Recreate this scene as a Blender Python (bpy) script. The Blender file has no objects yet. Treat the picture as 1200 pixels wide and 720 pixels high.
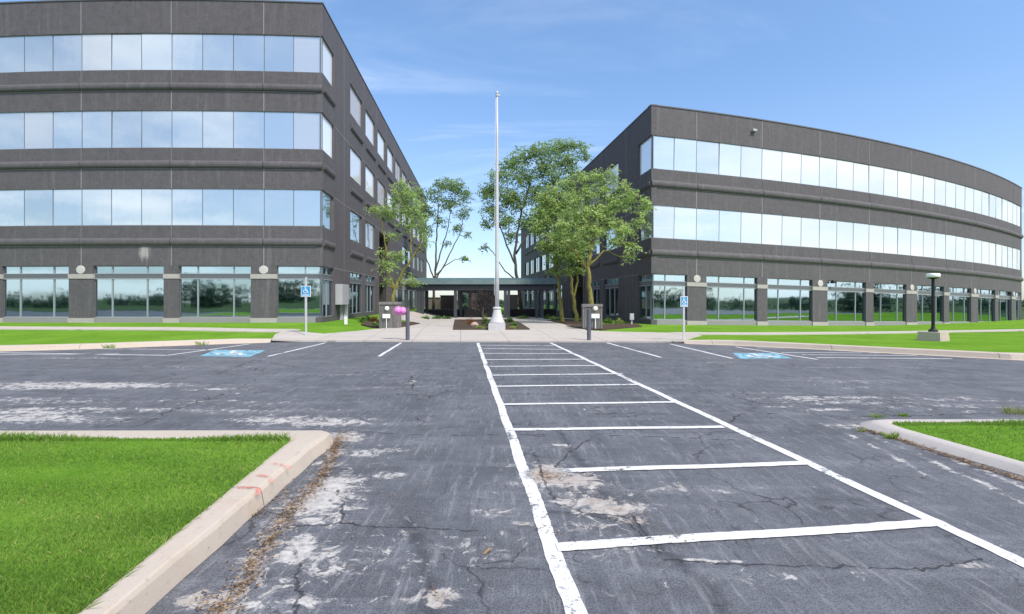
import bpy, bmesh, math, random
import numpy as np
from mathutils import Vector, Matrix
random.seed(7); RNG = np.random.default_rng(7)
R = math.radians
scene = bpy.context.scene
COL = scene.collection
F, HZ, CAMZ = 600.0, 351.0, 1.6

# ------------------------------------------------------------------ helpers
def G(px, py, z=0.0):
    Y = F * (CAMZ - z) / (py - HZ)
    return ((px - 600.0) / F * Y, Y)

class MB:
    """collects simple shapes, then links them as one mesh object"""
    def __init__(s): s.v = []; s.f = []; s.m = []
    def add(s, vs, fs, mi=0):
        b = len(s.v); s.v += [tuple(v) for v in vs]
        s.f += [tuple(i + b for i in f) for f in fs]; s.m += [mi] * len(fs)
    def box(s, x0, x1, y0, y1, z0, z1, mi=0):
        s.add([(x0,y0,z0),(x1,y0,z0),(x1,y1,z0),(x0,y1,z0),(x0,y0,z1),(x1,y0,z1),(x1,y1,z1),(x0,y1,z1)],
              [(0,3,2,1),(4,5,6,7),(0,1,5,4),(1,2,6,5),(2,3,7,6),(3,0,4,7)], mi)
    def quad(s, a, b, c, d, mi=0): s.add([a,b,c,d], [(0,1,2,3)], mi)
    def prism(s, poly, z0, z1, mi=0):
        n = len(poly)
        vs = [(p[0],p[1],z0) for p in poly] + [(p[0],p[1],z1) for p in poly]
        fs = [tuple(range(n-1,-1,-1)), tuple(range(n,2*n))] + [(i,(i+1)%n,n+(i+1)%n,n+i) for i in range(n)]
        s.add(vs, fs, mi)
    def lathe(s, prof, seg=20, c=(0,0), mi=0):
        vs = []; fs = []
        for r, z in prof:
            for k in range(seg):
                a = 2*math.pi*k/seg; vs.append((c[0]+r*math.cos(a), c[1]+r*math.sin(a), z))
        for i in range(len(prof)-1):
            for k in range(seg):
                k2 = (k+1) % seg
                fs.append((i*seg+k, i*seg+k2, (i+1)*seg+k2, (i+1)*seg+k))
        fs.append(tuple(range(seg-1,-1,-1))); fs.append(tuple((len(prof)-1)*seg+k for k in range(seg)))
        s.add(vs, fs, mi)
    def tube(s, pts, rad, seg=7, mi=0):
        pts = [Vector(p) for p in pts]; n = len(pts); vs = []; fs = []
        ref = Vector((0.31,0.95,0.05))
        for i, p in enumerate(pts):
            t = (pts[min(i+1,n-1)] - pts[max(i-1,0)])
            if t.length < 1e-6: t = Vector((0,0,1))
            t.normalize(); a = t.cross(ref)
            if a.length < .05: a = t.cross(Vector((1,0,0)))
            a.normalize(); b = t.cross(a)
            for k in range(seg):
                w = 2*math.pi*k/seg; vs.append(p + (a*math.cos(w)+b*math.sin(w))*rad[i])
        for i in range(n-1):
            for k in range(seg):
                k2 = (k+1) % seg; fs.append((i*seg+k, i*seg+k2, (i+1)*seg+k2, (i+1)*seg+k))
        fs.append(tuple(range(seg-1,-1,-1))); fs.append(tuple((n-1)*seg+k for k in range(seg)))
        s.add(vs, fs, mi)
    def mesh(s, name, mats, smooth=False):
        me = bpy.data.meshes.new(name); me.from_pydata(s.v, [], s.f)
        for m in (mats if isinstance(mats, (list,tuple)) else [mats]): me.materials.append(m)
        if any(s.m): me.polygons.foreach_set('material_index', s.m)
        bm = bmesh.new(); bm.from_mesh(me); bmesh.ops.recalc_face_normals(bm, faces=bm.faces); bm.to_mesh(me); bm.free()
        if smooth: me.polygons.foreach_set('use_smooth', [True]*len(me.polygons))
        me.update(); return me
    def build(s, name, mats, parent=None, smooth=False, loc=None, rotz=0):
        return link(name, s.mesh(name, mats, smooth), parent, loc, rotz)

def link(name, data, parent=None, loc=None, rotz=0):
    o = bpy.data.objects.new(name, data); COL.objects.link(o)
    if parent: o.parent = parent
    if loc is not None: o.location = loc
    o.rotation_euler = (0,0,rotz)
    return o
def tag(o, label=None, cat=None, group=None, kind=None):
    if label: o['label'] = label
    if cat: o['category'] = cat
    if group: o['group'] = group
    if kind: o['kind'] = kind
    return o
def empty(name, loc, label, cat, group=None, rotz=0):
    o = link(name, None, None, loc, rotz); return tag(o, label, cat, group)
def npmesh(name, V, Fq, mats, attrs=None, n=4, smooth=False):
    """fast mesh from numpy verts and faces of n corners"""
    me = bpy.data.meshes.new(name); V = np.asarray(V, np.float32); Fq = np.asarray(Fq, np.int32)
    me.vertices.add(len(V)); me.vertices.foreach_set('co', V.ravel())
    me.loops.add(Fq.size); me.loops.foreach_set('vertex_index', Fq.ravel())
    me.polygons.add(len(Fq)); me.polygons.foreach_set('loop_start', np.arange(0, Fq.size, n, dtype=np.int32))
    me.polygons.foreach_set('loop_total', np.full(len(Fq), n, np.int32))
    me.polygons.foreach_set('use_smooth', np.full(len(Fq), smooth))
    for k, a in (attrs or {}).items():
        at = me.attributes.new(k, 'FLOAT', 'POINT'); at.data.foreach_set('value', np.asarray(a, np.float32))
    for m in (mats if isinstance(mats, (list,tuple)) else [mats]): me.materials.append(m)
    me.update(); me.validate(); return me

# ------------------------------------------------------------------ materials
class NT:
    def __init__(s, name):
        s.m = bpy.data.materials.new(name); s.m.use_nodes = True; s.t = s.m.node_tree
        s.t.nodes.clear(); s.out = s.n('ShaderNodeOutputMaterial')
    def n(s, t, **kw):
        x = s.t.nodes.new(t)
        for k, v in kw.items(): setattr(x, k, v)
        return x
    def l(s, a, b): s.t.links.new(a, b)
    def val(s, sock, v):
        if isinstance(v, bpy.types.NodeSocket): s.l(v, sock)
        else: sock.default_value = v
    def pos(s, scale=(1,1,1), rotz=0, obj=False):
        if obj: src = s.n('ShaderNodeTexCoord').outputs['Object']
        else: src = s.n('ShaderNodeNewGeometry').outputs['Position']
        mp = s.n('ShaderNodeMapping'); s.l(src, mp.inputs['Vector']); mp.inputs['Scale'].default_value = scale
        mp.inputs['Rotation'].default_value = (0,0,rotz); return mp.outputs[0]
    def noise(s, vec, scale, detail=4, rough=.55, dist=0):
        x = s.n('ShaderNodeTexNoise'); s.l(vec, x.inputs['Vector']); x.inputs['Scale'].default_value = scale
        x.inputs['Detail'].default_value = detail; x.inputs['Roughness'].default_value = rough
        x.inputs['Distortion'].default_value = dist; return x.outputs['Fac']
    def voro(s, vec, scale, feat='DISTANCE_TO_EDGE'):
        x = s.n('ShaderNodeTexVoronoi', feature=feat); s.l(vec, x.inputs['Vector']); x.inputs['Scale'].default_value = scale
        return x.outputs['Distance']
    def math(s, op, a, b=0.0, c=0.0, clamp=False):
        x = s.n('ShaderNodeMath', operation=op, use_clamp=clamp); s.val(x.inputs[0], a); s.val(x.inputs[1], b); s.val(x.inputs[2], c)
        return x.outputs[0]
    def step(s, v, lo, hi, a=0.0, b=1.0):
        x = s.n('ShaderNodeMapRange', interpolation_type='SMOOTHSTEP'); s.val(x.inputs[0], v)
        for i, q in enumerate((lo, hi, a, b)): s.val(x.inputs[1+i], q)
        return x.outputs[0]
    def mix(s, f, a, b, mode='MIX'):
        x = s.n('ShaderNodeMix', data_type='RGBA', blend_type=mode); s.val(x.inputs[0], f)
        for i, v in ((6,a),(7,b)):
            s.val(x.inputs[i], v if isinstance(v, bpy.types.NodeSocket) else (*v, 1) if len(v)==3 else v)
        return x.outputs[2]
    def attr(s, name): return s.n('ShaderNodeAttribute', attribute_name=name).outputs['Fac']
    def ramp(s, f, stops):
        x = s.n('ShaderNodeValToRGB'); s.val(x.inputs[0], f); e = x.color_ramp.elements
        while len(e) < len(stops): e.new(.5)
        for q, (p, c) in zip(e, stops): q.position = p; q.color = (*c, 1)
        return x.outputs[0]
    def bump(s, h, strength=.3, dist=.02):
        x = s.n('ShaderNodeBump'); s.val(x.inputs['Height'], h); x.inputs['Strength'].default_value = strength
        x.inputs['Distance'].default_value = dist; return x.outputs[0]
    def bsdf(s, color, rough=.8, metal=0, spec=.35, normal=None):
        x = s.n('ShaderNodeBsdfPrincipled')
        s.val(x.inputs['Base Color'], color if isinstance(color, bpy.types.NodeSocket) else (*color,1))
        s.val(x.inputs['Roughness'], rough); x.inputs['Metallic'].default_value = metal
        x.inputs['Specular IOR Level'].default_value = spec
        if normal is not None: s.l(normal, x.inputs['Normal'])
        return x.outputs[0]
    def done(s, sh): s.l(sh, s.out.inputs['Surface']); return s.m

def simple(name, c, rough=.6, metal=0, spec=.4, var=.12, scale=6):
    t = NT(name); p = t.pos()
    n = t.noise(p, scale, 5); d = tuple(v*(1-var) for v in c); l = tuple(min(1, v*(1+var)) for v in c)
    return t.done(t.bsdf(t.mix(n, d, l), rough, metal, spec, t.bump(t.noise(p, scale*12, 3), .08, .01)))

def mat_facade(name, c):
    t = NT(name); p = t.pos()
    big = t.noise(p, .35, 4); grain = t.noise(p, 38, 3, .7); mid = t.noise(p, 3.5, 5, .65); pit = t.noise(p, 11, 6, .8)
    streak = t.noise(t.pos((2.6,2.6,.12)), 1.6, 5, .7)
    col = t.mix(big, tuple(v*.84 for v in c), tuple(v*1.16 for v in c))
    col = t.mix(t.step(mid, .25, .8), col, tuple(v*1.32 for v in c))
    col = t.mix(t.step(grain, .3, .75), t.mix(.5, col, (c[0]*.42,c[1]*.42,c[2]*.42)), col)
    col = t.mix(t.math('MULTIPLY', t.step(pit, .5, .68), .35), col, tuple(v*.5 for v in c)); col = t.mix(t.math('MULTIPLY', t.step(pit, .5, .32), .28), col, tuple(v*1.7 for v in c))
    pale = t.math('MULTIPLY', t.step(streak, .52, .78), .3)
    col = t.mix(pale, col, (.25,.245,.25))
    drk = t.noise(t.pos((1.3,1.3,.3), .4), 2.3, 6, .75); col = t.mix(t.math('MULTIPLY', t.step(drk, .5, .75), .32), col, (c[0]*.5,c[1]*.47,c[2]*.46))
    return t.done(t.bsdf(col, .72, 0, .3, t.bump(grain, .25, .01)))

def mat_concrete(name, c, joint=False, stain=(.22,.19,.16), kj=False):
    t = NT(name); p = t.pos()
    a = t.noise(p, .8, 5, .6); b = t.noise(p, 7, 5, .7); g = t.noise(p, 90, 2)
    col = t.mix(a, tuple(v*.86 for v in c), tuple(min(1,v*1.1) for v in c))
    col = t.mix(t.math('MULTIPLY', t.step(b, .55, .8), .45), col, stain)
    col = t.mix(t.math('MULTIPLY', g, .25), col, tuple(v*.6 for v in c))
    sp = t.noise(p, 34, 4, .8); col = t.mix(t.math('MULTIPLY', t.step(sp, .6, .7), .55), col, tuple(v*.3 for v in c))
    wx = t.noise(p, 2.2, 6, .75); col = t.mix(t.math('MULTIPLY', t.step(wx, .5, .72), .45), col, tuple(a_*.55+b_*.45 for a_, b_ in zip(stain, c)))
    h = g
    if kj:   # tooled joints across the kerbs, every three metres
        sp_ = t.n('ShaderNodeSeparateXYZ'); t.l(p, sp_.inputs[0]); X_, Y_ = sp_.outputs[0], sp_.outputs[1]
        ln = lambda q, o: t.step(t.math('ABSOLUTE', t.math('SUBTRACT', t.math('FLOORED_MODULO', t.math('ADD', q, o), 3.0), 1.5)), .004, .011, 1, 0)
        side = t.math('MULTIPLY', t.math('LESS_THAN', Y_, 5.15), t.math('LESS_THAN', t.math('ABSOLUTE', X_), 5.8))
        jn = t.math('ADD', t.math('MULTIPLY', side, ln(Y_, .55)), t.math('MULTIPLY', t.math('SUBTRACT', 1, side), ln(X_, .4)))
        col = t.mix(t.math('MULTIPLY', jn, .7), col, (.09,.08,.07))
        sc_ = t.noise(t.pos((6,1.2,8), .1), 3, 6, .8); col = t.mix(t.math('MULTIPLY', t.step(sc_, .6, .72), .4), col, (.15,.13,.115))
        chp = t.noise(p, 11, 7, .8); col = t.mix(t.math('MULTIPLY', t.step(chp, .62, .68), .5), col, (.24,.19,.15)); h = t.math('SUBTRACT', g, t.math('MULTIPLY', jn, 2.0))
    if joint:
        br = t.n('ShaderNodeTexBrick', offset=0.0); t.l(t.pos(rotz=-.1), br.inputs['Vector'])
        br.inputs['Scale'].default_value = 1; br.inputs['Mortar Size'].default_value = .018
        br.inputs['Brick Width'].default_value = 1.8; br.inputs['Row Height'].default_value = 1.8
        br.inputs['Mortar Smooth'].default_value = .3
        col = t.mix(t.math('MULTIPLY', br.outputs['Fac'], .55), col, (.13,.12,.11))
    return t.done(t.bsdf(col, .85, 0, .25, t.bump(h, .2, .005)))

def mat_asphalt():
    t = NT('asphalt'); p = t.pos()
    wear = t.attr('wear'); crack = t.attr('crack'); dirt = t.attr('dirt'); tar = t.attr('tar')
    big = t.noise(p, .22, 4, .55); mid = t.noise(p, 1.7, 6, .65); fine = t.noise(p, 14, 5, .75); grain = t.noise(p, 130, 2, .6)
    streak = t.noise(t.pos((.35,2.4,1), .12), 1.3, 6, .7)
    lanes = t.noise(t.pos((2.2,.18,1), .12), 1.1, 5, .6)
    col = t.mix(t.step(t.math('ADD', t.math('MULTIPLY', big, .6), t.math('MULTIPLY', t.noise(p, .9, 6, .7), .4)), .36, .64), (.056,.059,.071), (.125,.13,.147))
    col = t.mix(t.math('MULTIPLY', t.step(mid, .38, .7), .7), col, (.165,.172,.2))
    col = t.mix(t.math('MULTIPLY', t.step(streak, .46, .72), .6), col, (.235,.243,.27))
    col = t.mix(t.math('MULTIPLY', t.step(lanes, .48, .68), .6), col, (.07,.075,.094))
    col = t.mix(t.math('MULTIPLY', t.step(fine, .44, .68), .62), col, (.058,.062,.078))
    col = t.mix(t.math('MULTIPLY', t.step(grain, .47, .62), .5), col, (.22,.222,.235))
    gd = t.noise(p, 75, 3, .7); col = t.mix(t.math('MULTIPLY', t.step(gd, .48, .6), .65), col, (.05,.052,.06))
    ln2 = t.noise(t.pos((11,1.1,1), .1), 1.5, 6, .75); col = t.mix(t.math('MULTIPLY', t.step(ln2, .52, .66), .55), col, (.24,.243,.26))
    ln3 = t.noise(t.pos((9,1.4,1), .07), 1.9, 6, .75); col = t.mix(t.math('MULTIPLY', t.step(ln3, .54, .68), .5), col, (.045,.047,.056))
    # fine alligator cracking in patches
    wp = t.n('ShaderNodeVectorMath', operation='ADD'); t.l(p, wp.inputs[0])
    nz = t.n('ShaderNodeTexNoise'); t.l(p, nz.inputs['Vector']); nz.inputs['Scale'].default_value = 2.2; nz.inputs['Detail'].default_value = 5
    sc = t.n('ShaderNodeVectorMath', operation='SCALE'); t.l(nz.outputs['Color'], sc.inputs[0]); sc.inputs['Scale'].default_value = .55
    t.l(sc.outputs[0], wp.inputs[1])
    al = t.math('MULTIPLY', t.step(t.voro(wp.outputs[0], .9), .0, .016, 1, 0), t.step(t.noise(p, .6, 5, .7), .44, .6))
    al2 = t.math('MULTIPLY', t.step(t.voro(wp.outputs[0], 3.0), .0, .035, 1, 0), t.step(t.noise(p, .9, 3), .56, .68))
    col = t.mix(t.math('MULTIPLY', t.math('MAXIMUM', al, al2), .75), col, (.022,.022,.026))
    # scattered pale flecks
    fl = t.math('MULTIPLY', t.step(t.noise(p, 21, 6, .8), .58, .70), t.step(t.noise(p, .9, 4, .7), .40, .64))
    col = t.mix(t.math('MULTIPLY', fl, .7), col, (.36,.35,.35))
    # tar sealed stripe
    col = t.mix(t.math('MULTIPLY', tar, t.step(mid, .2, .6, .5, .95)), col, (.022,.024,.03))
    # worn-through seal coat
    wn = t.math('ADD', wear, t.math('MULTIPLY', t.math('SUBTRACT', t.noise(p, 6.5, 9, .78, 1.0), .5), 3.2))
    wn = t.math('ADD', wn, t.math('MULTIPLY', t.math('SUBTRACT', streak, .5), 1.1))
    wm = t.step(wn, .42, .74)
    wcol = t.mix(t.step(fine, .3, .7), (.33,.315,.30), (.60,.575,.55))
    wcol = t.mix(dirt, wcol, t.mix(fine, (.19,.13,.085), (.44,.34,.26)))
    col = t.mix(t.math('MULTIPLY', wm, .88), col, wcol)
    dm = t.step(t.math('ADD', dirt, t.math('MULTIPLY', t.math('SUBTRACT', t.noise(p, 16, 6, .75), .5), 1.6)), .5, .75)
    col = t.mix(t.math('MULTIPLY', dm, .85), col, t.mix(grain, (.05,.033,.02), (.23,.155,.09)))
    cr = t.step(t.math('ADD', crack, t.math('MULTIPLY', t.math('SUBTRACT', t.noise(p, 9, 5, .8), .5), 2.4)), .42, .8)
    col = t.mix(t.math('MULTIPLY', cr, .8), col, (.03,.029,.031))
    h = t.math('SUBTRACT', t.math('ADD', t.math('MULTIPLY', grain, .5), fine), t.math('MULTIPLY', cr, 2.0))
    return t.done(t.bsdf(col, .8, 0, .3, t.bump(h, .35, .012)))

def mat_paint():
    t = NT('road_paint'); p = t.pos()
    a = t.noise(p, 11, 9, .82); b = t.noise(p, 1.4, 4); g = t.noise(p, 60, 3, .7)
    col = t.mix(a, (.52,.52,.525), (.74,.74,.735)); col = t.mix(t.math('MULTIPLY', t.step(g, .5, .75), .3), col, (.4,.4,.41))
    chip = t.step(t.math('ADD', a, t.math('MULTIPLY', t.math('SUBTRACT', b, .5), .8)), .33, .42)
    chip = t.math('MULTIPLY', chip, t.step(t.math('ADD', g, t.math('MULTIPLY', b, .3)), .40, .52))
    wr = t.step(t.math('ADD', t.attr('wear'), t.math('MULTIPLY', t.math('SUBTRACT', a, .5), 1.4)), .42, .75, 1, .2)
    mx = t.n('ShaderNodeMixShader'); t.l(t.math('MULTIPLY', chip, wr), mx.inputs[0])
    t.l(t.n('ShaderNodeBsdfTransparent').outputs[0], mx.inputs[1]); t.l(t.bsdf(col, .7, 0, .3), mx.inputs[2])
    return t.done(mx.outputs[0])
def mat_bluepaint():
    t = NT('blue_paint'); p = t.pos(); a = t.noise(p, 6, 8, .75); s = t.noise(t.pos((.5,3,1)), 2, 5, .7)
    col = t.mix(a, (.17,.43,.58), (.32,.58,.7))
    mx = t.n('ShaderNodeMixShader'); t.l(t.step(t.math('ADD', a, t.math('MULTIPLY', s, .5)), .55, .86), mx.inputs[0])
    t.l(t.n('ShaderNodeBsdfTransparent').outputs[0], mx.inputs[1]); t.l(t.bsdf(col, .7), mx.inputs[2])
    return t.done(mx.outputs[0])

def mat_lawn():
    t = NT('lawn_grass'); p = t.pos()
    a = t.noise(p, .5, 4); b = t.noise(p, 5, 6, .7); c = t.noise(t.pos((1,2.6,1)), 26, 4, .7); d = t.noise(p, 110, 2)
    col = t.mix(t.step(a, .3, .7), (.105,.222,.026), (.165,.305,.04))
    col = t.mix(t.math('MULTIPLY', t.step(b, .4, .75), .5), col, (.22,.38,.045))
    col = t.mix(t.math('MULTIPLY', t.step(c, .42, .7), .5), col, (.085,.21,.016))
    col = t.mix(t.math('MULTIPLY', t.step(d, .45, .75), .4), col, (.07,.165,.012))
    return t.done(t.bsdf(col, 1, 0, .0, t.bump(t.math('ADD', c, d), .5, .03)))
def mat_leaf(name, dark, light, yellow, trans=.35, rough=.55):
    t = NT(name); v = t.attr('tint')
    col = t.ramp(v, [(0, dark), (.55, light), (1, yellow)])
    d = t.bsdf(col, rough, 0, .3); tr = t.n('ShaderNodeBsdfTranslucent'); t.l(t.mix(.5, col, yellow), tr.inputs[0])
    mx = t.n('ShaderNodeMixShader'); mx.inputs[0].default_value = trans; t.l(d, mx.inputs[1]); t.l(tr.outputs[0], mx.inputs[2])
    return t.done(mx.outputs[0])
def mat_bark(name, c, c2):
    t = NT(name); n = t.noise(t.pos((6,6,1.2)), 3, 6, .7); m = t.noise(t.pos(), 1.2, 3)
    col = t.mix(t.step(n, .35, .7), c, c2); col = t.mix(t.math('MULTIPLY', t.step(m, .45, .7), .5), col, tuple(v*.6 for v in c))
    return t.done(t.bsdf(col, .9, 0, .2, t.bump(n, .6, .03)))
def mat_glass(name, refl, tint, body, trans=None, blind=.80):
    t = NT(name); info = t.n('ShaderNodeObjectInfo').outputs['Random']
    p = t.pos((1,1,.3)); wob = t.noise(p, .7, 2)
    gl = t.n('ShaderNodeBsdfGlossy'); gl.inputs['Roughness'].default_value = .03
    t.l(t.mix(info, tuple(v*.92 for v in tint), tint), gl.inputs['Color']); t.l(t.bump(wob, .10, .08), gl.inputs['Normal'])
    fac = refl
    if trans: sh = t.n('ShaderNodeBsdfTransparent'); sh.inputs[0].default_value = (*trans,1); sh = sh.outputs[0]
    else:
        bl = t.step(info, blind, blind+.02)      # some panes have their blinds down
        slat = t.noise(t.pos((.05,.05,14)), 3, 2)
        bcol = t.mix(slat, (.40,.385,.39), (.52,.50,.51))
        sh = t.bsdf(t.mix(bl, t.mix(info, body, tuple(v*1.5 for v in body)), bcol), .6)
        fac = t.math('SUBTRACT', refl, t.math('MULTIPLY', bl, .22))
    mx = t.n('ShaderNodeMixShader'); t.val(mx.inputs[0], fac); t.l(sh, mx.inputs[1]); t.l(gl.outputs[0], mx.inputs[2])
    return t.done(mx.outputs[0])

M = {}
M['facade'] = mat_facade('dark_aggregate_panel', (.106,.099,.106))
M['facade_side'] = M['facade']
M['seal'] = simple('joint_sealant', (.3,.29,.29), .8)
M['coping'] = simple('coping_metal', (.1,.1,.11), .5, 0, .5)
M['stone'] = mat_concrete('pale_stone', (.41,.385,.365))
M['medal'] = mat_concrete('pale_medallion', (.52,.5,.48))
M['sill'] = mat_concrete('grey_sill_concrete', (.27,.265,.27))
M['core'] = simple('dark_interior', (.03,.032,.035), .9)
M['frame'] = simple('dark_anodised_frame', (.13,.14,.155), .45, .2)
M['frame_light'] = simple('silver_frame', (.34,.36,.38), .4, .4)
M['band'] = simple('grey_spandrel_band', (.13,.14,.155), .4, .2)
M['glass'] = mat_glass('mirror_glass', .78, (.73,.77,.765), (.22,.24,.25))
M['glass_low'] = mat_glass('lobby_glass', .60, (.70,.88,.95), None, (.35,.46,.5))
M['glass_side'] = mat_glass('pale_bodied_glass', .42, (.97,.99,1.0), (.72,.74,.75))  # near-white body colour stands in for bright reflections in the courtyard panes
M['asphalt'] = mat_asphalt(); M['paint'] = mat_paint(); M['blue'] = mat_bluepaint()
M['concrete'] = mat_concrete('pavement_concrete', (.47,.43,.39), True)
M['kerb'] = mat_concrete('kerb_concrete', (.49,.425,.36), False, (.36,.22,.13), True)
M['kerb_old'] = mat_concrete('weathered_kerb_concrete', (.48,.44,.41), False, (.2,.18,.165), True)
M['lawn'] = mat_lawn()
M['field'] = simple('rough_meadow', (.05,.085,.03), .95, 0, .05, .4, .2); M['mulch'] = simple('brown_mulch', (.075,.055,.042), .95, 0, .1, .55, 14)
M['white_pole'] = simple('white_painted_metal', (.5,.51,.53), .4, .1, .5, .06)
M['pole_base'] = mat_concrete('pale_pole_base', (.5,.5,.5))
M['bollard'] = simple('grey_painted_steel', (.105,.11,.135), .5, .2)
M['pillar'] = None
M['black'] = simple('black_metal', (.018,.018,.02), .45, .3)
M['teal'] = simple('teal_canopy_glazing', (.085,.135,.14), .55, .0, .3, .5, 1.2)
M['steel'] = simple('dark_canopy_steel', (.06,.066,.08), .5, .2)
M['greybox'] = simple('light_grey_enclosure', (.42,.42,.44), .5, .1)
M['brick'] = mat_concrete('tan_wall_stone', (.17,.15,.13))
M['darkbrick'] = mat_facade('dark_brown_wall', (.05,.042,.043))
M['white'] = simple('white_plastic', (.75,.75,.74), .4)
M['lamp'] = simple('frosted_lamp_globe', (.85,.84,.8), .3)
M['signblue'] = simple('sign_blue', (.03,.27,.52), .4, 0, .5, .05)
M['pink'] = simple('pink_balloon', (.72,.2,.52), .25, 0, .6, .05)
M['red'] = None
def mat_red():
    t = NT('red_marking_paint'); a = t.noise(t.pos(), 22, 6, .7)
    mx = t.n('ShaderNodeMixShader'); t.l(t.step(a, .38, .66, .0, .7), mx.inputs[0])
    t.l(t.n('ShaderNodeBsdfTransparent').outputs[0], mx.inputs[1]); t.l(t.bsdf((.62,.17,.13), .8), mx.inputs[2])
    return t.done(mx.outputs[0])
M['red'] = mat_red()
def mat_pillar():
    t = NT('ribbed_grey_concrete'); n = t.noise(t.pos((9,9,.5)), 3.2, 4, .7); g = t.noise(t.pos(), 30, 3)
    col = t.mix(t.step(n, .35, .65), (.14,.13,.125), (.27,.255,.245)); col = t.mix(t.math('MULTIPLY', g, .3), col, (.1,.095,.09))
    return t.done(t.bsdf(col, .9, 0, .2, t.bump(n, .5, .02)))
M['pillar'] = mat_pillar()
M['leaf'] = mat_leaf('locust_leaves', (.09,.17,.06), (.30,.45,.14), (.55,.66,.27), .52)
M['leaf_far'] = mat_leaf('courtyard_leaves', (.075,.15,.055), (.21,.34,.11), (.38,.49,.19), .5)
M['leaf_dark'] = mat_leaf('plum_leaves', (.035,.028,.034), (.075,.06,.066), (.13,.12,.105))
M['shrub'] = mat_leaf('shrub_leaves', (.04,.11,.028), (.1,.21,.045), (.2,.33,.07))
M['shrub_lime'] = mat_leaf('lime_hosta_leaves', (.11,.18,.03), (.24,.34,.07), (.42,.5,.16))
M['shrub_red'] = mat_leaf('rust_leaves', (.13,.05,.02), (.27,.1,.035), (.34,.2,.06))
M['blade'] = mat_leaf('grass_blades', (.10,.205,.027), (.175,.315,.044), (.31,.42,.095), .4, .7)
M['blade_dry'] = mat_leaf('weed_blades', (.12,.17,.03), (.25,.3,.06), (.42,.4,.15), .3)
M['litter'] = mat_leaf('dry_leaf_litter', (.07,.038,.018), (.2,.115,.05), (.42,.29,.16), .1, .9)
M['wood'] = mat_leaf('far_woodland_leaves', (.02,.06,.032), (.05,.11,.055), (.09,.16,.075), .2)
M['bark'] = mat_bark('mossy_bark', (.13,.12,.03), (.30,.27,.09))
M['bark_grey'] = mat_bark('grey_bark', (.075,.06,.05), (.15,.13,.105))
M['curtain'] = simple('white_curtain', (.7,.72,.72), .8)
M['boulder'] = mat_concrete('pinkish_boulder', (.42,.3,.25))

# ------------------------------------------------------------------ ground shape
_k = [(0,411.7),(100,409.2),(200,405.4),(300,401.8),(345,401.0),(430,401.0),(600,401.5),(730,401.5),(790,402.3),(867,405),(950,409),(1033,413.4),(1120,418),(1200,422.3)]
KX, KY = zip(*([(-110,-2),(-60,9.5),(-36,13.8),(-24,15.2)] + [G(*q) for q in _k] + [(17,13.6),(24,16.5),(34,23),(45,32),(60,40),(110,60)]))
def kerbY(x): return np.interp(x, KX, KY)
def groundz(x, y):
    x = np.asarray(x, float); y = np.asarray(y, float)
    hk = np.interp(x, [-9.6,-7.8,5.2,7.4], [.13,.025,.025,.13])
    court = np.interp(y, [30,50,200], [.15,-.24,-.24])
    zr = .13 - .0205*(x-8)
    zb = np.where(x < 2, np.interp(x, [-9.6,-7.2], [.38,0])+np.where(x>-9.6, np.interp(x,[-9.6,-7.2],[0,1])*court, 0),
                  np.where(x < 8.0, np.interp(x,[6.2,8],[0,1])*.13 + (1-np.interp(x,[6.2,8],[0,1]))*court, zr))
    L = np.interp(x, [-11,-8,6,9,40], [8.5,5,5,11,24])
    t = np.clip((y-kerbY(x)-.45)/L, 0, 1)
    return hk + (zb-hk)*t
def GP(px, py, dz=0.0):
    z = .1
    for _ in range(30):
        x, y = G(px, py, z); z = float(groundz(x, y))
    return (x, y, z+dz)

# asphalt: a sheet whose grid follows what can be seen of it, carrying wear / crack / dirt maps in metres
CRACKS = [
 [(425,506),(470,509),(520,511),(600,509),(640,512)], [(617,510),(700,510),(797,513),(860,516)], [(335,618),(376,615),(407,613),(430,618),(483,618),(560,622)],
 [(160,500),(187,487),(233,470),(277,457),(300,445)], [(240,467),(280,467)], [(257,438),(297,422),(350,431)], [(283,430),(315,436)],
 [(800,450),(850,463),(910,477),(960,487),(1000,492)], [(853,495),(868,486),(910,485)], [(985,489.5),(1060,487.5),(1130,486),(1200,483.5)],
 [(483,440),(481,447),(484,456)], [(410,437),(470,434),(540,432)], [(430,470),(470,462),(520,466)], [(626,530),(632,545),(636,560),(648,585)],
 [(770,655),(800,657),(840,660),(880,662),(1000,664),(1080,668),(1125,660),(1150,655)], [(650,590),(690,602),(740,606),(770,640)],
 [(345,720),(352,700),(346,682),(352,660)], [(690,515),(668,530),(650,548)], [(395,575),(402,590),(398,613)], [(690,604),(735,612),(775,650)]]
TARS = [[(655,505),(668,525),(682,543),(700,573),(725,595),(752,620),(770,640),(800,663),(830,690),(850,720)], [(640,600),(700,603),(760,612)], [(480,610),(500,660),(505,720)]]
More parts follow.
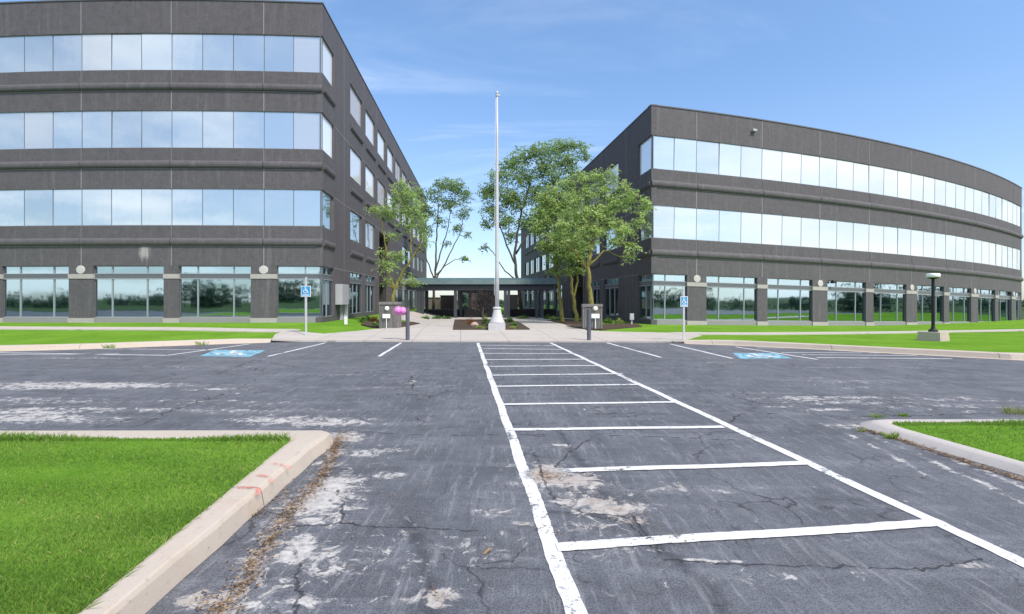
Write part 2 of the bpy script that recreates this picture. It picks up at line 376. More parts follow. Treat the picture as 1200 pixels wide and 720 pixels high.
WEAR = [ # px, py, rx m, ry m, strength, dirt
 (990,470,1.6,.5,.42,0),(1080,478,1.6,.3,.4,0),(60,470,2.2,.4,.44,0),(280,480,1.5,.35,.38,0),(700,478,.8,.4,.2,0),(382,579,.28,.5,1.0,.1),(372,602,.26,.26,.75,.1),(420,640,.45,.6,.33,0),(385,560,.35,.6,.36,0),(350,690,.4,.3,.36,.05),(700,560,.6,.6,.22,.1),(900,690,.8,.3,.2,0),(470,450,1.5,.8,.24,0),(1000,450,2.5,.8,.26,0),(200,470,2.5,.7,.26,0),(346,642,.15,.22,.9,.1),(360,650,.3,.25,.55,0),(382,668,.2,.14,.62,0),(453,556,.22,.1,.7,0),(440,530,.35,.35,.5,0),(407,596,.16,.06,.75,0),
 (514,699,.14,.1,.9,.55),(402,513,.28,.25,.95,.5),(340,585,.12,.18,.6,.7),(325,612,.1,.2,.6,.6),(230,705,.14,.08,1,.6),(420,560,.25,.3,.45,0),(320,690,.2,.2,.5,0),(455,680,.3,.18,.38,0),(330,560+20,.1,.2,.4,.8),
 (80,452,2.4,.42,.8,0),(20,487,1.2,.6,.68,.05),(60,492,1.3,.2,.6,.05),(345,492,.9,.35,.68,.05),(390,494,.6,.3,.75,.1),(120,479,1.6,.12,.55,0),(262,456,.8,.12,.6,0),(200,430,1.8,.25,.42,0),(95,420,2,.3,.38,0),(420,440,.8,.2,.32,0),
 (945,467,.42,.28,.7,0),(1015,466,.8,.12,.66,0),(1125,468,.9,.2,.62,0),(975,480,.36,.12,.66,0),(925,477,.4,.1,.5,0),(1000,430,2,.3,.36,0),(850,425,1.4,.2,.32,0),
 (640,556,.24,.3,1.0,.85),(672,562,.3,.22,.9,.6),(700,588,.34,.2,.72,.5),(720,598,.32,.16,.8,.5),(748,608,.26,.12,.7,.6),(690,618,.3,.12,.5,.35),(610,615,.14,.06,.55,.3),(578,600,.14,.12,.5,.25),(795,571,.16,.13,.5,.4),(655,522,.14,.07,.6,.1),(735,645,.3,.12,.5,.35),
 (850,658,.13,.025,.9,.05),(812,656,.1,.02,.8,.05),(1135,663,.12,.05,.7,.3),(1000,500,.3,.15,.75,.3),(483,448,.05,.3,.7,.1),(1160,640,.1,.05,.5,.2),(520,650,.6,.4,.25,0),(700,690,.5,.4,.22,.1),(850,600,.6,.5,.18,0)]
WSTREAK = [[(1005,505),(1070,530),(1130,556),(1200,590)],[(1060,518),(1120,540),(1200,572)],[(1090,540),(1140,560),(1210,588)],[(960,495),(1020,522),(1090,560)],[(1120,538),(1210,575)]]
DIRTS = [[(398,512),(388,540),(376,562),(358,580),(338,603),(322,625),(305,650),(288,680),(262,712),(250,730)]]
KERBDIRT = [[(1014,505),(1045,513),(1080,525),(1140,545),(1198,563),(1260,585)]]
def seg_dist(X, Y, pts):
    d = np.full(X.shape, 1e9, np.float64)
    for (ax, ay), (bx, by) in zip(pts[:-1], pts[1:]):
        vx, vy = bx-ax, by-ay; L = vx*vx+vy*vy+1e-9
        t = np.clip(((X-ax)*vx+(Y-ay)*vy)/L, 0, 1); d = np.minimum(d, np.hypot(X-ax-t*vx, Y-ay-t*vy))
    return d
def jag(pts, amp=.03, n=5):
    P = [G(*q) for q in pts]; out = []
    for a, b in zip(P[:-1], P[1:]):
        for k in range(n):
            t = k/n; out.append((a[0]+(b[0]-a[0])*t+random.gauss(0,amp), a[1]+(b[1]-a[1])*t+random.gauss(0,amp)))
    return out + [P[-1]]
def surface_maps(X, Y):
    crack = np.zeros(X.shape); wear = np.full(X.shape, .04); dirt = np.zeros(X.shape); tar = np.zeros(X.shape)
    for c in CRACKS:
        P = jag(c, .010 if c[0][1] > 500 else .03, 12); w = .004 + .0021*float(np.mean([q[1] for q in P]))
        crack = np.maximum(crack, np.exp(-(seg_dist(X,Y,P)/w)**2))
    for c in TARS: tar = np.maximum(tar, np.exp(-(seg_dist(X,Y,jag(c,.008))/.05)**2)*.55)
    for px, py, rx, ry, s, d in WEAR:
        cx, cy = G(px, py); e = np.exp(-(((X-cx)/rx)**2+((Y-cy)/ry)**2)*.8)
        wear = np.maximum(wear, s*e); dirt = np.maximum(dirt, d*np.exp(-(((X-cx)/rx)**2+((Y-cy)/ry)**2)*1.2)*.75)
    for c in WSTREAK: wear = np.maximum(wear, .56*np.exp(-(seg_dist(X,Y,jag(c,.02,3))/.05)**2))
    for c in DIRTS:
        d = seg_dist(X,Y,jag(c,.03)); dirt = np.maximum(dirt, .64*np.exp(-(d/.06)**2)); wear = np.maximum(wear, .5*np.exp(-(d/.2)**2))
    for c in KERBDIRT:
        d = seg_dist(X,Y,jag(c,.01)); dirt = np.maximum(dirt, .66*np.exp(-(d/.07)**2)); wear = np.maximum(wear, .4*np.exp(-(d/.12)**2))
    return crack, wear, dirt, tar
NC, NR = 620, 400
ux = np.linspace(-1.12, 1.12, NC)
tt = np.linspace(0, 1, NR)
V = np.zeros((NR, NC, 3))
for j, u in enumerate(ux):   # far end of each column lies on the kerb line
    ys = np.linspace(8, 24, 400); d = ys - kerbY(u*ys); yk = ys[np.argmax(d > 0)]+.05
    inv = (1-tt)/2.2 + tt/yk
    V[:, j, 1] = 1/inv; V[:, j, 0] = u/inv
crack, wear, dirt, tar = surface_maps(V[...,0], V[...,1])
idx = np.arange(NR*NC).reshape(NR, NC)
Q = np.stack([idx[:-1,:-1], idx[:-1,1:], idx[1:,1:], idx[1:,:-1]], -1).reshape(-1,4)
VV = V.reshape(-1,3); A = [crack.ravel(), wear.ravel(), dirt.ravel(), tar.ravel()]
# the rest of the lot, beside and behind the camera
extra = []; 
xl = np.linspace(-110, 52, 90)
def wedge(side):
    out = []
    for y0 in np.linspace(2.2, 46 if side > 0 else 23.6, 40):
        xe = side*1.12*y0; xs = np.linspace(xe, 52 if side > 0 else -110, 30); out.append([(x, min(y0, max(float(kerbY(x))+.1, -15)), 0) for x in xs])
    return np.array(out)
for W in (wedge(-1), wedge(1)):
    o = len(VV); r, c = W.shape[:2]; ii = np.arange(r*c).reshape(r,c)+o
    VV = np.vstack([VV, W.reshape(-1,3)]); Q = np.vstack([Q, np.stack([ii[:-1,:-1], ii[:-1,1:], ii[1:,1:], ii[1:,:-1]], -1).reshape(-1,4)])
W = np.array([[(x, min(y, float(kerbY(x))+.1), 0) for x in xl] for y in np.linspace(-16, 2.2, 12)])
o = len(VV); r, c = W.shape[:2]; ii = np.arange(r*c).reshape(r,c)+o
VV = np.vstack([VV, W.reshape(-1,3)]); Q = np.vstack([Q, np.stack([ii[:-1,:-1], ii[:-1,1:], ii[1:,1:], ii[1:,:-1]], -1).reshape(-1,4)])
pad = len(VV)-NR*NC
at = {k: np.concatenate([a, np.full(pad, .05 if k=='wear' else 0)]) for k, a in zip(('crack','wear','dirt','tar'), A)}
tag(link('parking_lot', npmesh('parking_lot', VV, Q, M['asphalt'], at, smooth=True)), kind='structure')

# ground sheet to the horizon, beneath everything
mb = MB(); mb.quad((-1500,-1500,-1.6),(1500,-1500,-1.6),(1500,1500,-1.6),(-1500,1500,-1.6))
tag(mb.build('ground', M['field']), kind='structure')
# lawn: one draped sheet from the kerb back to and round the buildings
xs = np.concatenate([np.linspace(-110,-30,20), np.linspace(-29.5,30,150), np.linspace(31,62,20)]); ts = np.linspace(0,1,90)
LV = []
for x in xs:
    k = float(kerbY(x))+.3; yy = k + (110-k)*ts**1.8
    LV.append(np.stack([np.full(90,x), yy, groundz(np.full(90,x), yy)], -1))
LV = np.array(LV); ii = np.arange(LV.shape[0]*90).reshape(LV.shape[0],90)
tag(link('lawn', npmesh('lawn', LV.reshape(-1,3), np.stack([ii[:-1,:-1],ii[1:,:-1],ii[1:,1:],ii[:-1,1:]],-1).reshape(-1,4), M['lawn'], smooth=True)), kind='structure')

mb = MB(); mb.quad((-110,-64,.05),(52,-64,.05),(52,-15.8,.05),(-110,-15.8,.05)); mb.quad((-110,-15.8,-.05),(52,-15.8,-.05),(52,-15.8,.05),(-110,-15.8,.05))
tag(mb.build('lawn', M['field']), kind='structure')
def drape(name, poly, mat, dz, kind='structure', thick=True, step=.6):
    """a flat outline (metres) laid over the ground"""
    bm = bmesh.new(); vs = [bm.verts.new((x,y,0)) for x,y in poly]; bm.faces.new(vs)
    P = np.array(poly)
    for ax in (0,1):
        for c in np.arange(P[:,ax].min()+step*.37, P[:,ax].max(), step):
            co = [0,0,0]; co[ax] = c; no = [0,0,0]; no[ax] = 1
            bmesh.ops.bisect_plane(bm, geom=bm.verts[:]+bm.edges[:]+bm.faces[:], plane_co=co, plane_no=no, dist=1e-5)
    for v in bm.verts: v.co.z = float(groundz(v.co.x, v.co.y)) + dz
    if thick:
        be = [e for e in bm.edges if e.is_boundary]
        r = bmesh.ops.extrude_edge_only(bm, edges=be)
        for v in [g for g in r['geom'] if isinstance(g, bmesh.types.BMVert)]: v.co.z -= dz + .03
    bmesh.ops.recalc_face_normals(bm, faces=bm.faces)
    me = bpy.data.meshes.new(name); bm.to_mesh(me); bm.free(); me.materials.append(mat)
    return tag(link(name, me), kind=kind)
def kedge(x0, x1, n, off):
    return [(x, float(kerbY(x))+off) for x in np.linspace(x0, x1, n)]
gp = lambda *L: [GP(*q)[:2] for q in L]
# plaza pavement: apron along the lot and the courtyard walks
apron_l, apron_r = G(318,401.5)[0], G(800,402.5)[0]
front = kedge(apron_l, apron_r, 14, .02)
plaza = front + gp((822,394),(810,391.2),(704,389),(684,387.8)) + [(5.2,29.5),(6.4,36),(4.6,52),(3,60),(-8,60),(-10.4,52),(-9.2,38)] + gp((478,377),(474,384),(440,386.3),(380,387.4),(335,388.2)) + gp((322,392.5),)
drape('plaza_pavement', plaza, M['concrete'], .03)
def strip(name, line, w, mat, dz):
    L = [Vector((x,y)) for x,y in line]; out1 = []; out2 = []
    for i, p in enumerate(L):
        t = (L[min(i+1,len(L)-1)]-L[max(i-1,0)]).normalized(); n = Vector((-t.y,t.x))
        out1.append(tuple(p+n*w/2)); out2.append(tuple(p-n*w/2))
    return drape(name, out1 + out2[::-1], mat, dz, step=1.0)
strip('sidewalk', gp((-90,384.3),(0,385),(120,385.7),(240,386.6),(345,387.6)), 1.25, M['concrete'], .036)
strip('sidewalk', gp((790,391.9),(880,391.8),(960,391.2),(1040,390.2),(1120,388.9),(1200,387.4),(1290,385.4)), 1.3, M['concrete'], .036)
# kerbs along the lot
def kerb_run(name, xa, xb, n, mat=None):
    xs = np.linspace(xa, xb, n); mbk = MB(); rows = []
    for x in xs:
        k = float(kerbY(x)); h = float(groundz(x, k+.45))+.025
        rows.append([(x,k-.30,.006),(x,k-.02,.012),(x,k+.02,h-.02),(x,k+.06,h),(x,k+.30,h+.004),(x,k+.36,h-.1)])
    nr = len(rows[0]); vs = [p for r in rows for p in r]; fs = []
    for i in range(n-1):
        for j in range(nr-1): fs.append((i*nr+j,(i+1)*nr+j,(i+1)*nr+j+1,i*nr+j+1))
    mbk.add(vs, fs); return tag(mbk.build(name, mat or M['kerb'], smooth=False), kind='structure')
kerb_run('kerb', -90, apron_l-.02, 70); kerb_run('kerb', apron_r+.02, 51, 90)

# planting beds (mulch)
drape('planting_bed', gp((531,387.6),(533,375.6),(598,375.4),(621,387.4)), M['mulch'], .075)
drape('planting_bed', gp((423,381.5),(430,376.5),(462,377),(484,378.6),(492,380.3),(470,384.6),(440,385)), M['mulch'], .07)
drape('planting_bed', gp((641,376.2),(660,374.8),(684,376.3),(684,381.5),(664,381.8)), M['mulch'], .07)
drape('planting_bed', gp((664,383.2),(683,381.4),(704,381.5),(745,380.4),(752,383.6),(706,387.6),(684,386.8)), M['mulch'], .07)

# grass islands in the lot
def island(name, outline, kerb_mat, zt, zl, inner_scale_pts, ts=((.10,.8),(.17,.96),(.26,1.0))):
    """outline: kerb foot; inner: edge of the grass"""
    n = len(outline); foot = [(x,y,0.003) for x,y in outline]; inner = inner_scale_pts
    mbk = MB(); vs = foot[:]; 
    def lerp(a,b,t): return (a[0]+(b[0]-a[0])*t, a[1]+(b[1]-a[1])*t)
    for t, z in tuple((a_, zt*b_) for a_, b_ in ts) + ((.85,zt+.004),(1.0,zt-.004),(1.02,zt-.1)):
        vs += [(*lerp(o,i,t), z) for o,i in zip(outline, inner)]
    fs = [(r*n+i, r*n+(i+1)%n, (r+1)*n+(i+1)%n, (r+1)*n+i) for r in range(6) for i in range(n)]
    mbk.add(vs, fs); k = tag(mbk.build(name, kerb_mat, smooth=False), kind='structure')
    return k
def dens(P, step=.5):
    out = []
    for a, b in zip(P, P[1:]+P[:1]):
        m = max(1, int(math.dist(a,b)/step)); out += [(a[0]+(b[0]-a[0])*k/m, a[1]+(b[1]-a[1])*k/m) for k in range(m)]
    return out
def islandmesh(outer, inner, mat, zt, lawn_z, **kw):
    O = []; I = []
    for (a,b),(c,d) in zip(zip(outer, outer[1:]+outer[:1]), zip(inner, inner[1:]+inner[:1])):
        m = max(1, int(math.dist(a,b)/.35))
        for k in range(m):
            t = k/m; w = .006*math.sin(7.3*(a[0]+t*3)+a[1]*5)
            O.append((a[0]+(b[0]-a[0])*t+w, a[1]+(b[1]-a[1])*t+w)); I.append((c[0]+(d[0]-c[0])*t, c[1]+(d[1]-c[1])*t))
    k = island('kerb', O, mat, zt, lawn_z, I, **kw)
    mb = MB(); mb.add([(x,y,lawn_z) for x,y in I], [tuple(range(len(I)))]); tag(mb.build('lawn', M['lawn']), kind='structure')
    return O, I
Lo = [(-30,5.72),(-2.5,5.76),(-2.08,5.76),(-1.98,5.68),(-1.95,5.45),(-1.96,5.1),(-1.86,2.6),(-1.7,-1),(-1.5,-8),(-30,-8)]
Li = [(-30,5.30),(-2.6,5.34),(-2.36,5.33),(-2.29,5.28),(-2.27,5.2),(-2.26,5.0),(-2.01,2.40),(-1.9,-1),(-1.7,-7.6),(-30,-7.6)]
LO, LI = islandmesh(Lo, Li, M['kerb'], .15, .146)
Ro = [(30,6.75),(4.75,6.68),(4.5,6.62),(4.38,6.45),(4.36,6.2),(4.63,4.6),(5.2,.5),(5.6,-6),(30,-6)]
Ri = [(30,6.36),(4.86,6.36),(4.74,6.34),(4.66,6.28),(4.64,6.1),(4.84,4.6),(5.42,.5),(5.9,-5.7),(30,-5.7)]
RO, RI = islandmesh(Ro, Ri, M['kerb_old'], .075, .07, ts=((.2,.5),(.38,.85),(.55,1.0)))
def inside(P, x, y):
    P = np.array(P); r = np.zeros(len(x), bool); x2, y2 = P[:,0], P[:,1]; j = len(P)-1
    for i in range(len(P)):
        c = ((y2[i] > y) != (y2[j] > y)) & (x < (x2[j]-x2[i])*(y-y2[i])/(y2[j]-y2[i]+1e-12)+x2[i]); r ^= c; j = i
    return r
def blades(name, poly, n, box, z, h=(.035,.07), w=.0055, mat='blade', lean=.5, tintlo=0, keep=None):
    x = RNG.uniform(box[0], box[1], n*3); u = RNG.uniform(0,1,n*3); y = 1/((1-u)/box[2]+u/box[3])
    ok = inside(poly, x, y)
    if keep is not None: ok &= keep(x, y)
    x, y = x[ok][:n], y[ok][:n]; m = len(x); hh = RNG.uniform(*h, m)*(.7+.5*np.sin(x*2.1)*np.sin(y*3.3)**2+.1)
    a = RNG.uniform(0, 6.283, m); ww = w*(1+.16*y); lx, ly = RNG.normal(0, lean, (2,m))*hh
    b = RNG.uniform(0, 6.283, m)
    V = np.zeros((m,4,3)); V[:,0] = np.stack([x-np.cos(a)*ww, y-np.sin(a)*ww, np.full(m,z-.005)],-1)
    V[:,1] = np.stack([x+np.cos(a)*ww, y+np.sin(a)*ww, np.full(m,z-.005)],-1)
    V[:,2] = np.stack([x+np.cos(a)*ww*.5+lx*.6, y+np.sin(a)*ww*.5+ly*.6, z+hh*.65],-1); V[:,3] = np.stack([x+lx, y+ly, z+hh],-1)
    t = np.clip(RNG.normal(.42,.2,m)+.16*np.sin(x*1.7+y)*np.cos(y*2.3-x*.6)+.12*np.sin(y*9+np.sin(x*1.3)*1.5)+.1*np.sin(x*5.1+y*2)*np.sin(y*6.3-x), tintlo, 1)
    tag(link(name, npmesh(name, V.reshape(-1,3), np.arange(m*4).reshape(m,4), M[mat], {'tint': np.repeat(t,4)})), kind='stuff', label='short bright green turf blades on the kerbed islands', cat='grass')
blades('grass', LI, 260000, (-8.6,-1.1,2.0,5.34), .146, h=(.012,.027), w=.0024)
blades('grass', RI, 110000, (4.4,11.5,2.2,6.36), .07, h=(.015,.038), w=.003)
# taller fringe along the far kerbs
blades('grass', LI, 4200, (-7.2,-2.2,5.24,5.36), .146, h=(.03,.075), w=.003, tintlo=.4)
blades('grass', RI, 3500, (4.5,9,6.2,6.36), .07, h=(.03,.07), w=.003, tintlo=.4)

blades('grass', Lo, 5200, (-2.9,-1.9,2.2,5.32), .146, h=(.02,.055), w=.0026, lean=.8, keep=lambda x, y: np.abs(x-np.interp(y, [2.4,5.0,5.2,5.28], [-2.01,-2.26,-2.27,-2.29])+.012) < .03*RNG.uniform(0,1,len(x)))
blades('grass', LI, 5200, (-7.2,-1.1,2.2,5.34), .146, h=(.015,.036), w=.0028, mat='blade_dry', lean=.9)
# litter along the kerb: flakes and twigs
def litter(name, lines, n, spread, z=.008, size=(.006,.02)):
    V = []; T = []
    segs = [(G(*a), G(*b)) for L in lines for a, b in zip(L[:-1], L[1:])]
    w = np.array([math.dist(a,b) for a,b in segs]); ch = RNG.choice(len(segs), n, p=w/w.sum())
    for k in ch:
        a, b = segs[k]; t = random.random(); off = random.gauss(0, spread)*(.4+abs(math.sin(t*9+k*2)))
        x, y = a[0]+(b[0]-a[0])*t, a[1]+(b[1]-a[1])*t; dx, dy = b[0]-a[0], b[1]-a[1]; L = math.hypot(dx,dy)
        x -= dy/L*off; y += dx/L*off; r = random.uniform(0,6.28); s = random.uniform(*size); s2 = s*random.choice((.25,.5,.9))
        c, q = math.cos(r), math.sin(r); zz = z+random.random()*.012; til = random.gauss(0,.4)
        for u, v in ((-s,-s2),(s,-s2*.6),(s*.8,s2),(-s*.7,s2*.8)): V.append((x+c*u-q*v, y+q*u+c*v, zz+.003+u*til*.5+abs(v)*.3))
        T += [random.random()]*4
    tag(link(name, npmesh(name, V, np.arange(len(V)).reshape(-1,4), M['litter'], {'tint': T})), kind='stuff', label='dry brown leaf litter and twigs lying along the kerb', cat='leaf litter')
litter('leaf_litter', DIRTS, 1900, .05, size=(.003,.011)); litter('leaf_litter', [[(400,505),(392,530)],[(630,558),(655,562)],[(508,700),(520,697)],[(255,700),(225,715)],[(330,560),(300,610)]], 600, .06, size=(.003,.011))
litter('leaf_litter', [[(632,552),(662,566)],[(660,566),(740,608)],[(610,614),(680,640)],[(745,604),(800,640)]], 420, .09, size=(.002,.008))
litter('leaf_litter', [[(440,530),(400,610)],[(400,610),(350,700)],[(470,560),(430,690)]], 420, .14, size=(.002,.007))
litter('leaf_litter', KERBDIRT, 1500, .03, size=(.003,.012))
# red utility marks on the kerb
def ktop(px, py, z): x, y = G(px, py, z); return (x, y, z+.006)
for k, (a, b, c) in enumerate([((318,543.5),(335,546),(338,551)),((302,557),(316,559.5),(320,566)),((279,572),(304,572.5),(303,581))]):
    mb = MB(); w = .022
    for p, q in ((a,b),(b,c)):
        zq = .155 if q is b else .13
        P = Vector(ktop(*p,.155)); Qv = Vector(ktop(*q,zq)); Qv.z = zq+.006
        t = (Qv-P); n = Vector((-t.y,t.x,0)).normalized()*w
        mb.quad(P+n,P-n,Qv-n,Qv+n)
    tag(mb.build('kerb_paint_mark', M['red']), 'red sprayed mark on the left kerb, ' + ('the farthest of three','the middle of three','the nearest and longest of three')[k], 'paint mark', 'red marks on the kerb')

# ------------------------------------------------------------------ painted markings
def stripe_mesh(name, stripes, mat, z=.005):
    V = []; Fq = []
    for (a, b, w) in stripes:
        A_, B_ = Vector(G(*a)), Vector(G(*b)); t = (B_-A_); n = Vector((-t.y,t.x)).normalized()*w/2
        m = max(2, int(t.length/.06)); o = len(V)
        for i in range(m+1):
            p = A_+t*(i/m); jl, jr = random.gauss(0,.0025), random.gauss(0,.0025); wob = .006*math.sin(i*.21+a[0])
            V.append((*(p+n*(1+jl/w*2)+n.normalized()*wob), z)); V.append((*(p-n*(1+jr/w*2)+n.normalized()*wob), z))
        Fq += [(o+2*i,o+2*i+1,o+2*i+3,o+2*i+2) for i in range(m)]
    V = np.array(V); _, we, di, _ = surface_maps(V[:,0], V[:,1])
    return tag(link(name, npmesh(name, V, Fq, mat, {'wear': np.maximum(we, di)})), kind='structure')
LL = ((560,402.3),(678,728)); RL = ((645.5,402.3),(1262,690))
cross = [((652,642.2),(1092,614.6)),((640,553.3),(945,543.7)),((600,504.3),(848,501)),((590,474.5),(792,471.9)),((582,453.3),(752,451.2)),((577,440.3),(730,438.6)),((573,430),(705,428.9)),((569,422),(688,421.5)),((566,414.6),(674,414.9)),((564,409),(662,410)),((562,405),(653,405.6))]
stripe_mesh('crosswalk_markings', [(*LL,.108),(*RL,.112)], M['paint'])
stripe_mesh('crosswalk_markings', [(a,b,.11) for a,b in cross], M['paint'], .0092)
stripe_mesh('stall_markings', [((382,402),(314,418),.1),((470,402),(444,418),.1),((293,403.5),(196,416.8),.1),((-60,412.6),(196,416.9),.1),((-60,416),(140,415.2),.08),((60,408.6),(255,410.5),.08),((711,402),(775,419.2),.1),((785,403.4),(858,420.4),.1),((862,406.8),(958,421.6),.1),((887,408),(990,409.2),.08),((915,413.5),(1035,414),.08),((957,419.4),(1116,420.8),.1),((940,416),(1075,417.2),.08)], M['paint'], .005)

# wheelchair emblem: polygons in a unit square (x right, y up)
def emblem():
    P = []
    circ = lambda cx,cy,r,n=14: [(cx+r*math.cos(2*math.pi*k/n), cy+r*math.sin(2*math.pi*k/n)) for k in range(n)]
    P.append(circ(.42,.9,.085))
    def bar(a,b,w):
        a,b = Vector(a),Vector(b); n = Vector((-(b-a).y,(b-a).x)).normalized()*w/2; P.append([tuple(a+n),tuple(a-n),tuple(b-n),tuple(b+n)])
    bar((.42,.8),(.46,.42),.1); bar((.43,.64),(.68,.64),.075); bar((.44,.44),(.72,.44),.09); bar((.70,.46),(.82,.14),.09); bar((.80,.16),(.93,.2),.075)
    for k in range(14):
        a0 = math.radians(125+k*15.5); a1 = math.radians(125+(k+1)*15.5); c = (.44,.33)
        P.append([(c[0]+r*math.cos(a), c[1]+r*math.sin(a)) for r,a in ((.31,a0),(.31,a1),(.23,a1),(.23,a0))])
    return P
def ground_symbol(corners, label):
    C = [Vector(G(*q)) for q in corners]   # near-left, near-right, far-right, far-left
    f = lambda u,v: tuple((C[0]*(1-u)+C[1]*u)*(1-v)+(C[3]*(1-u)+C[2]*u)*v)
    root = empty('accessible_parking_marking', (0,0,0), label, 'pavement marking', 'accessible parking symbols painted on the asphalt')
    mb = MB(); mb.quad((*f(0,0),.005),(*f(1,0),.005),(*f(1,1),.005),(*f(0,1),.005)); mb.build('blue_square', M['blue'], root)
    mb = MB()
    for i, pl in enumerate(emblem()): 
        mb.add([(*f(.1+.8*x,.08+.84*y), .0095+.0004*i) for x,y in pl], [tuple(range(len(pl)))])
    mb.build('wheelchair_symbol', M['paint'], root)
ground_symbol([(234,417.6),(292,418.6),(312,410.8),(252,410.6)], 'faded blue square with white wheelchair symbol on asphalt left of the flagpole')
ground_symbol([(868,420.8),(928,420.4),(908,414),(858,414.2)], 'faded blue square with white wheelchair symbol on asphalt right of the crosswalk')

# ------------------------------------------------------------------ buildings
class Path:
    """facade line in plan: arc (radius) or straight, s metres from the courtyard corner"""
    def __init__(s, P0, a, rad=None, side=1, line=None, g=0):
        s.P0, s.a, s.rad, s.side, s.line, s.g = P0, a, rad, side, line, g
    def at(s, d, o=0.0):
        if s.line: t = Vector(s.line); p = Vector(s.P0)+t*d
        else:
            th = s.a+d/s.rad
            p = Vector((s.P0[0]+s.side*s.rad*(math.sin(th)-math.sin(s.a)), s.P0[1]-s.rad*(math.cos(th)-math.cos(s.a))))
            t = Vector((s.side*math.cos(th), math.sin(th)))
        n = s.normal(t); q = p+n*o
        return q.x, q.y, t
    def normal(s, t):
        # outward normal: front facades face the camera, side facades the courtyard
        n = Vector((t.y,-t.x))
        if s.line: return n if n.x*s.side < 0 else -n
        return n if n.y < 0 else -n
    def pt(s, d, o, z): x, y, _ = s.at(d, o); return (x, y, z - s.g*d)
def sweep(mb, path, s0, s1, prof, step=1.2, mi=0):
    n = max(1, int(round((s1-s0)/step))) if path.line is None else 1
    m = len(prof); vs = []
    for i in range(n+1):
        d = s0+(s1-s0)*i/n; vs += [path.pt(d, o, z) for o,z in prof]
    fs = [(i*m+j,(i+1)*m+j,(i+1)*m+(j+1)%m,i*m+(j+1)%m) for i in range(n) for j in range(m)]
    fs += [tuple(range(m)), tuple(n*m+j for j in range(m-1,-1,-1))]
    mb.add(vs, fs, mi)
rect = lambda o0,o1,z0,z1: [(o0,z0),(o1,z0),(o1,z1),(o0,z1)]
def spandrel_prof(z0, z1):
    H = z1-z0; zb = z0+H*.50; zt = z0+H*.68; p = [(-.3,z0),(-.015,z0),(-.015,zb-.03),(-.045,zb-.03),(-.045,zb)]
    for k in range(7):
        a = -math.pi/2+math.pi*k/6; p.append((.02+.11*math.cos(a), (zb+zt)/2+(zt-zb)/2*math.sin(a)))
    return p + [(0.0,zt+.02),(0.0,z1),(-.3,z1)]
_wm = {}
def window_meshes(w, h, lo=False, divs=(), trans=None, glass='glass', fr='frame', rail='frame_light', bw=.014):
    key = (round(w,2),round(h,2),lo,divs,glass,rail,bw)
    if key in _wm: return _wm[key]
    g = MB(); f = MB(); hw = w/2
    if trans is None: g.box(-hw+.01,hw-.01,-.012,.012,.01,h-.01)
    else:
        b0, b1 = trans; g.box(-hw+.01,hw-.01,-.012,.012,.01,b0); g.box(-hw+.01,hw-.01,-.012,.012,b1,h-.01)
        f.box(-hw,hw,-.06,.03,b0,b1,1)
        f.box(-hw,hw,-.075,-.06,b0-.03,b0+.02,2); f.box(-hw,hw,-.075,-.06,b1-.02,b1+.02,2)
    for x in (-hw,hw): f.box(x-bw,x+bw,-.02,.02,0,h)
    for dv in divs: f.box(-hw+w*dv-.03,-hw+w*dv+.03,-.05,.02,0,h,2 if lo else 0)
    f.box(-hw+bw,hw-bw,-.04,.02,-.0,.035,2); f.box(-hw+bw,hw-bw,-.04,.02,h-.035,h,2)
    r = (g.mesh('window', M[glass]), f.mesh('frame', [M[fr], M['band'], M[rail]])); _wm[key] = r; return r
def put_window(root, path, s0, s1, z0, z1, o=-.09, jit=True, **kw):
    sm = (s0+s1)/2; x, y, t = path.at(sm, o); n = path.normal(t); ang = math.atan2(n.x, -n.y)   # local -Y looks outward
    wa = path.at(s0,o); wb = path.at(s1,o); w = math.hypot(wa[0]-wb[0], wa[1]-wb[1])
    g, f = window_meshes(w, z1-z0, **kw)
    sg = 1 if t.x*math.cos(ang)+t.y*math.sin(ang) > 0 else -1
    slope = math.atan(path.g)*sg
    ob = link('window', g, root); ob.location = (x, y, z0-path.g*sm); ob.rotation_euler = (random.gauss(0,.003) if jit else 0, slope, ang+(random.gauss(0,.004) if jit else 0))
    fo = link('frame', f, ob); return ob
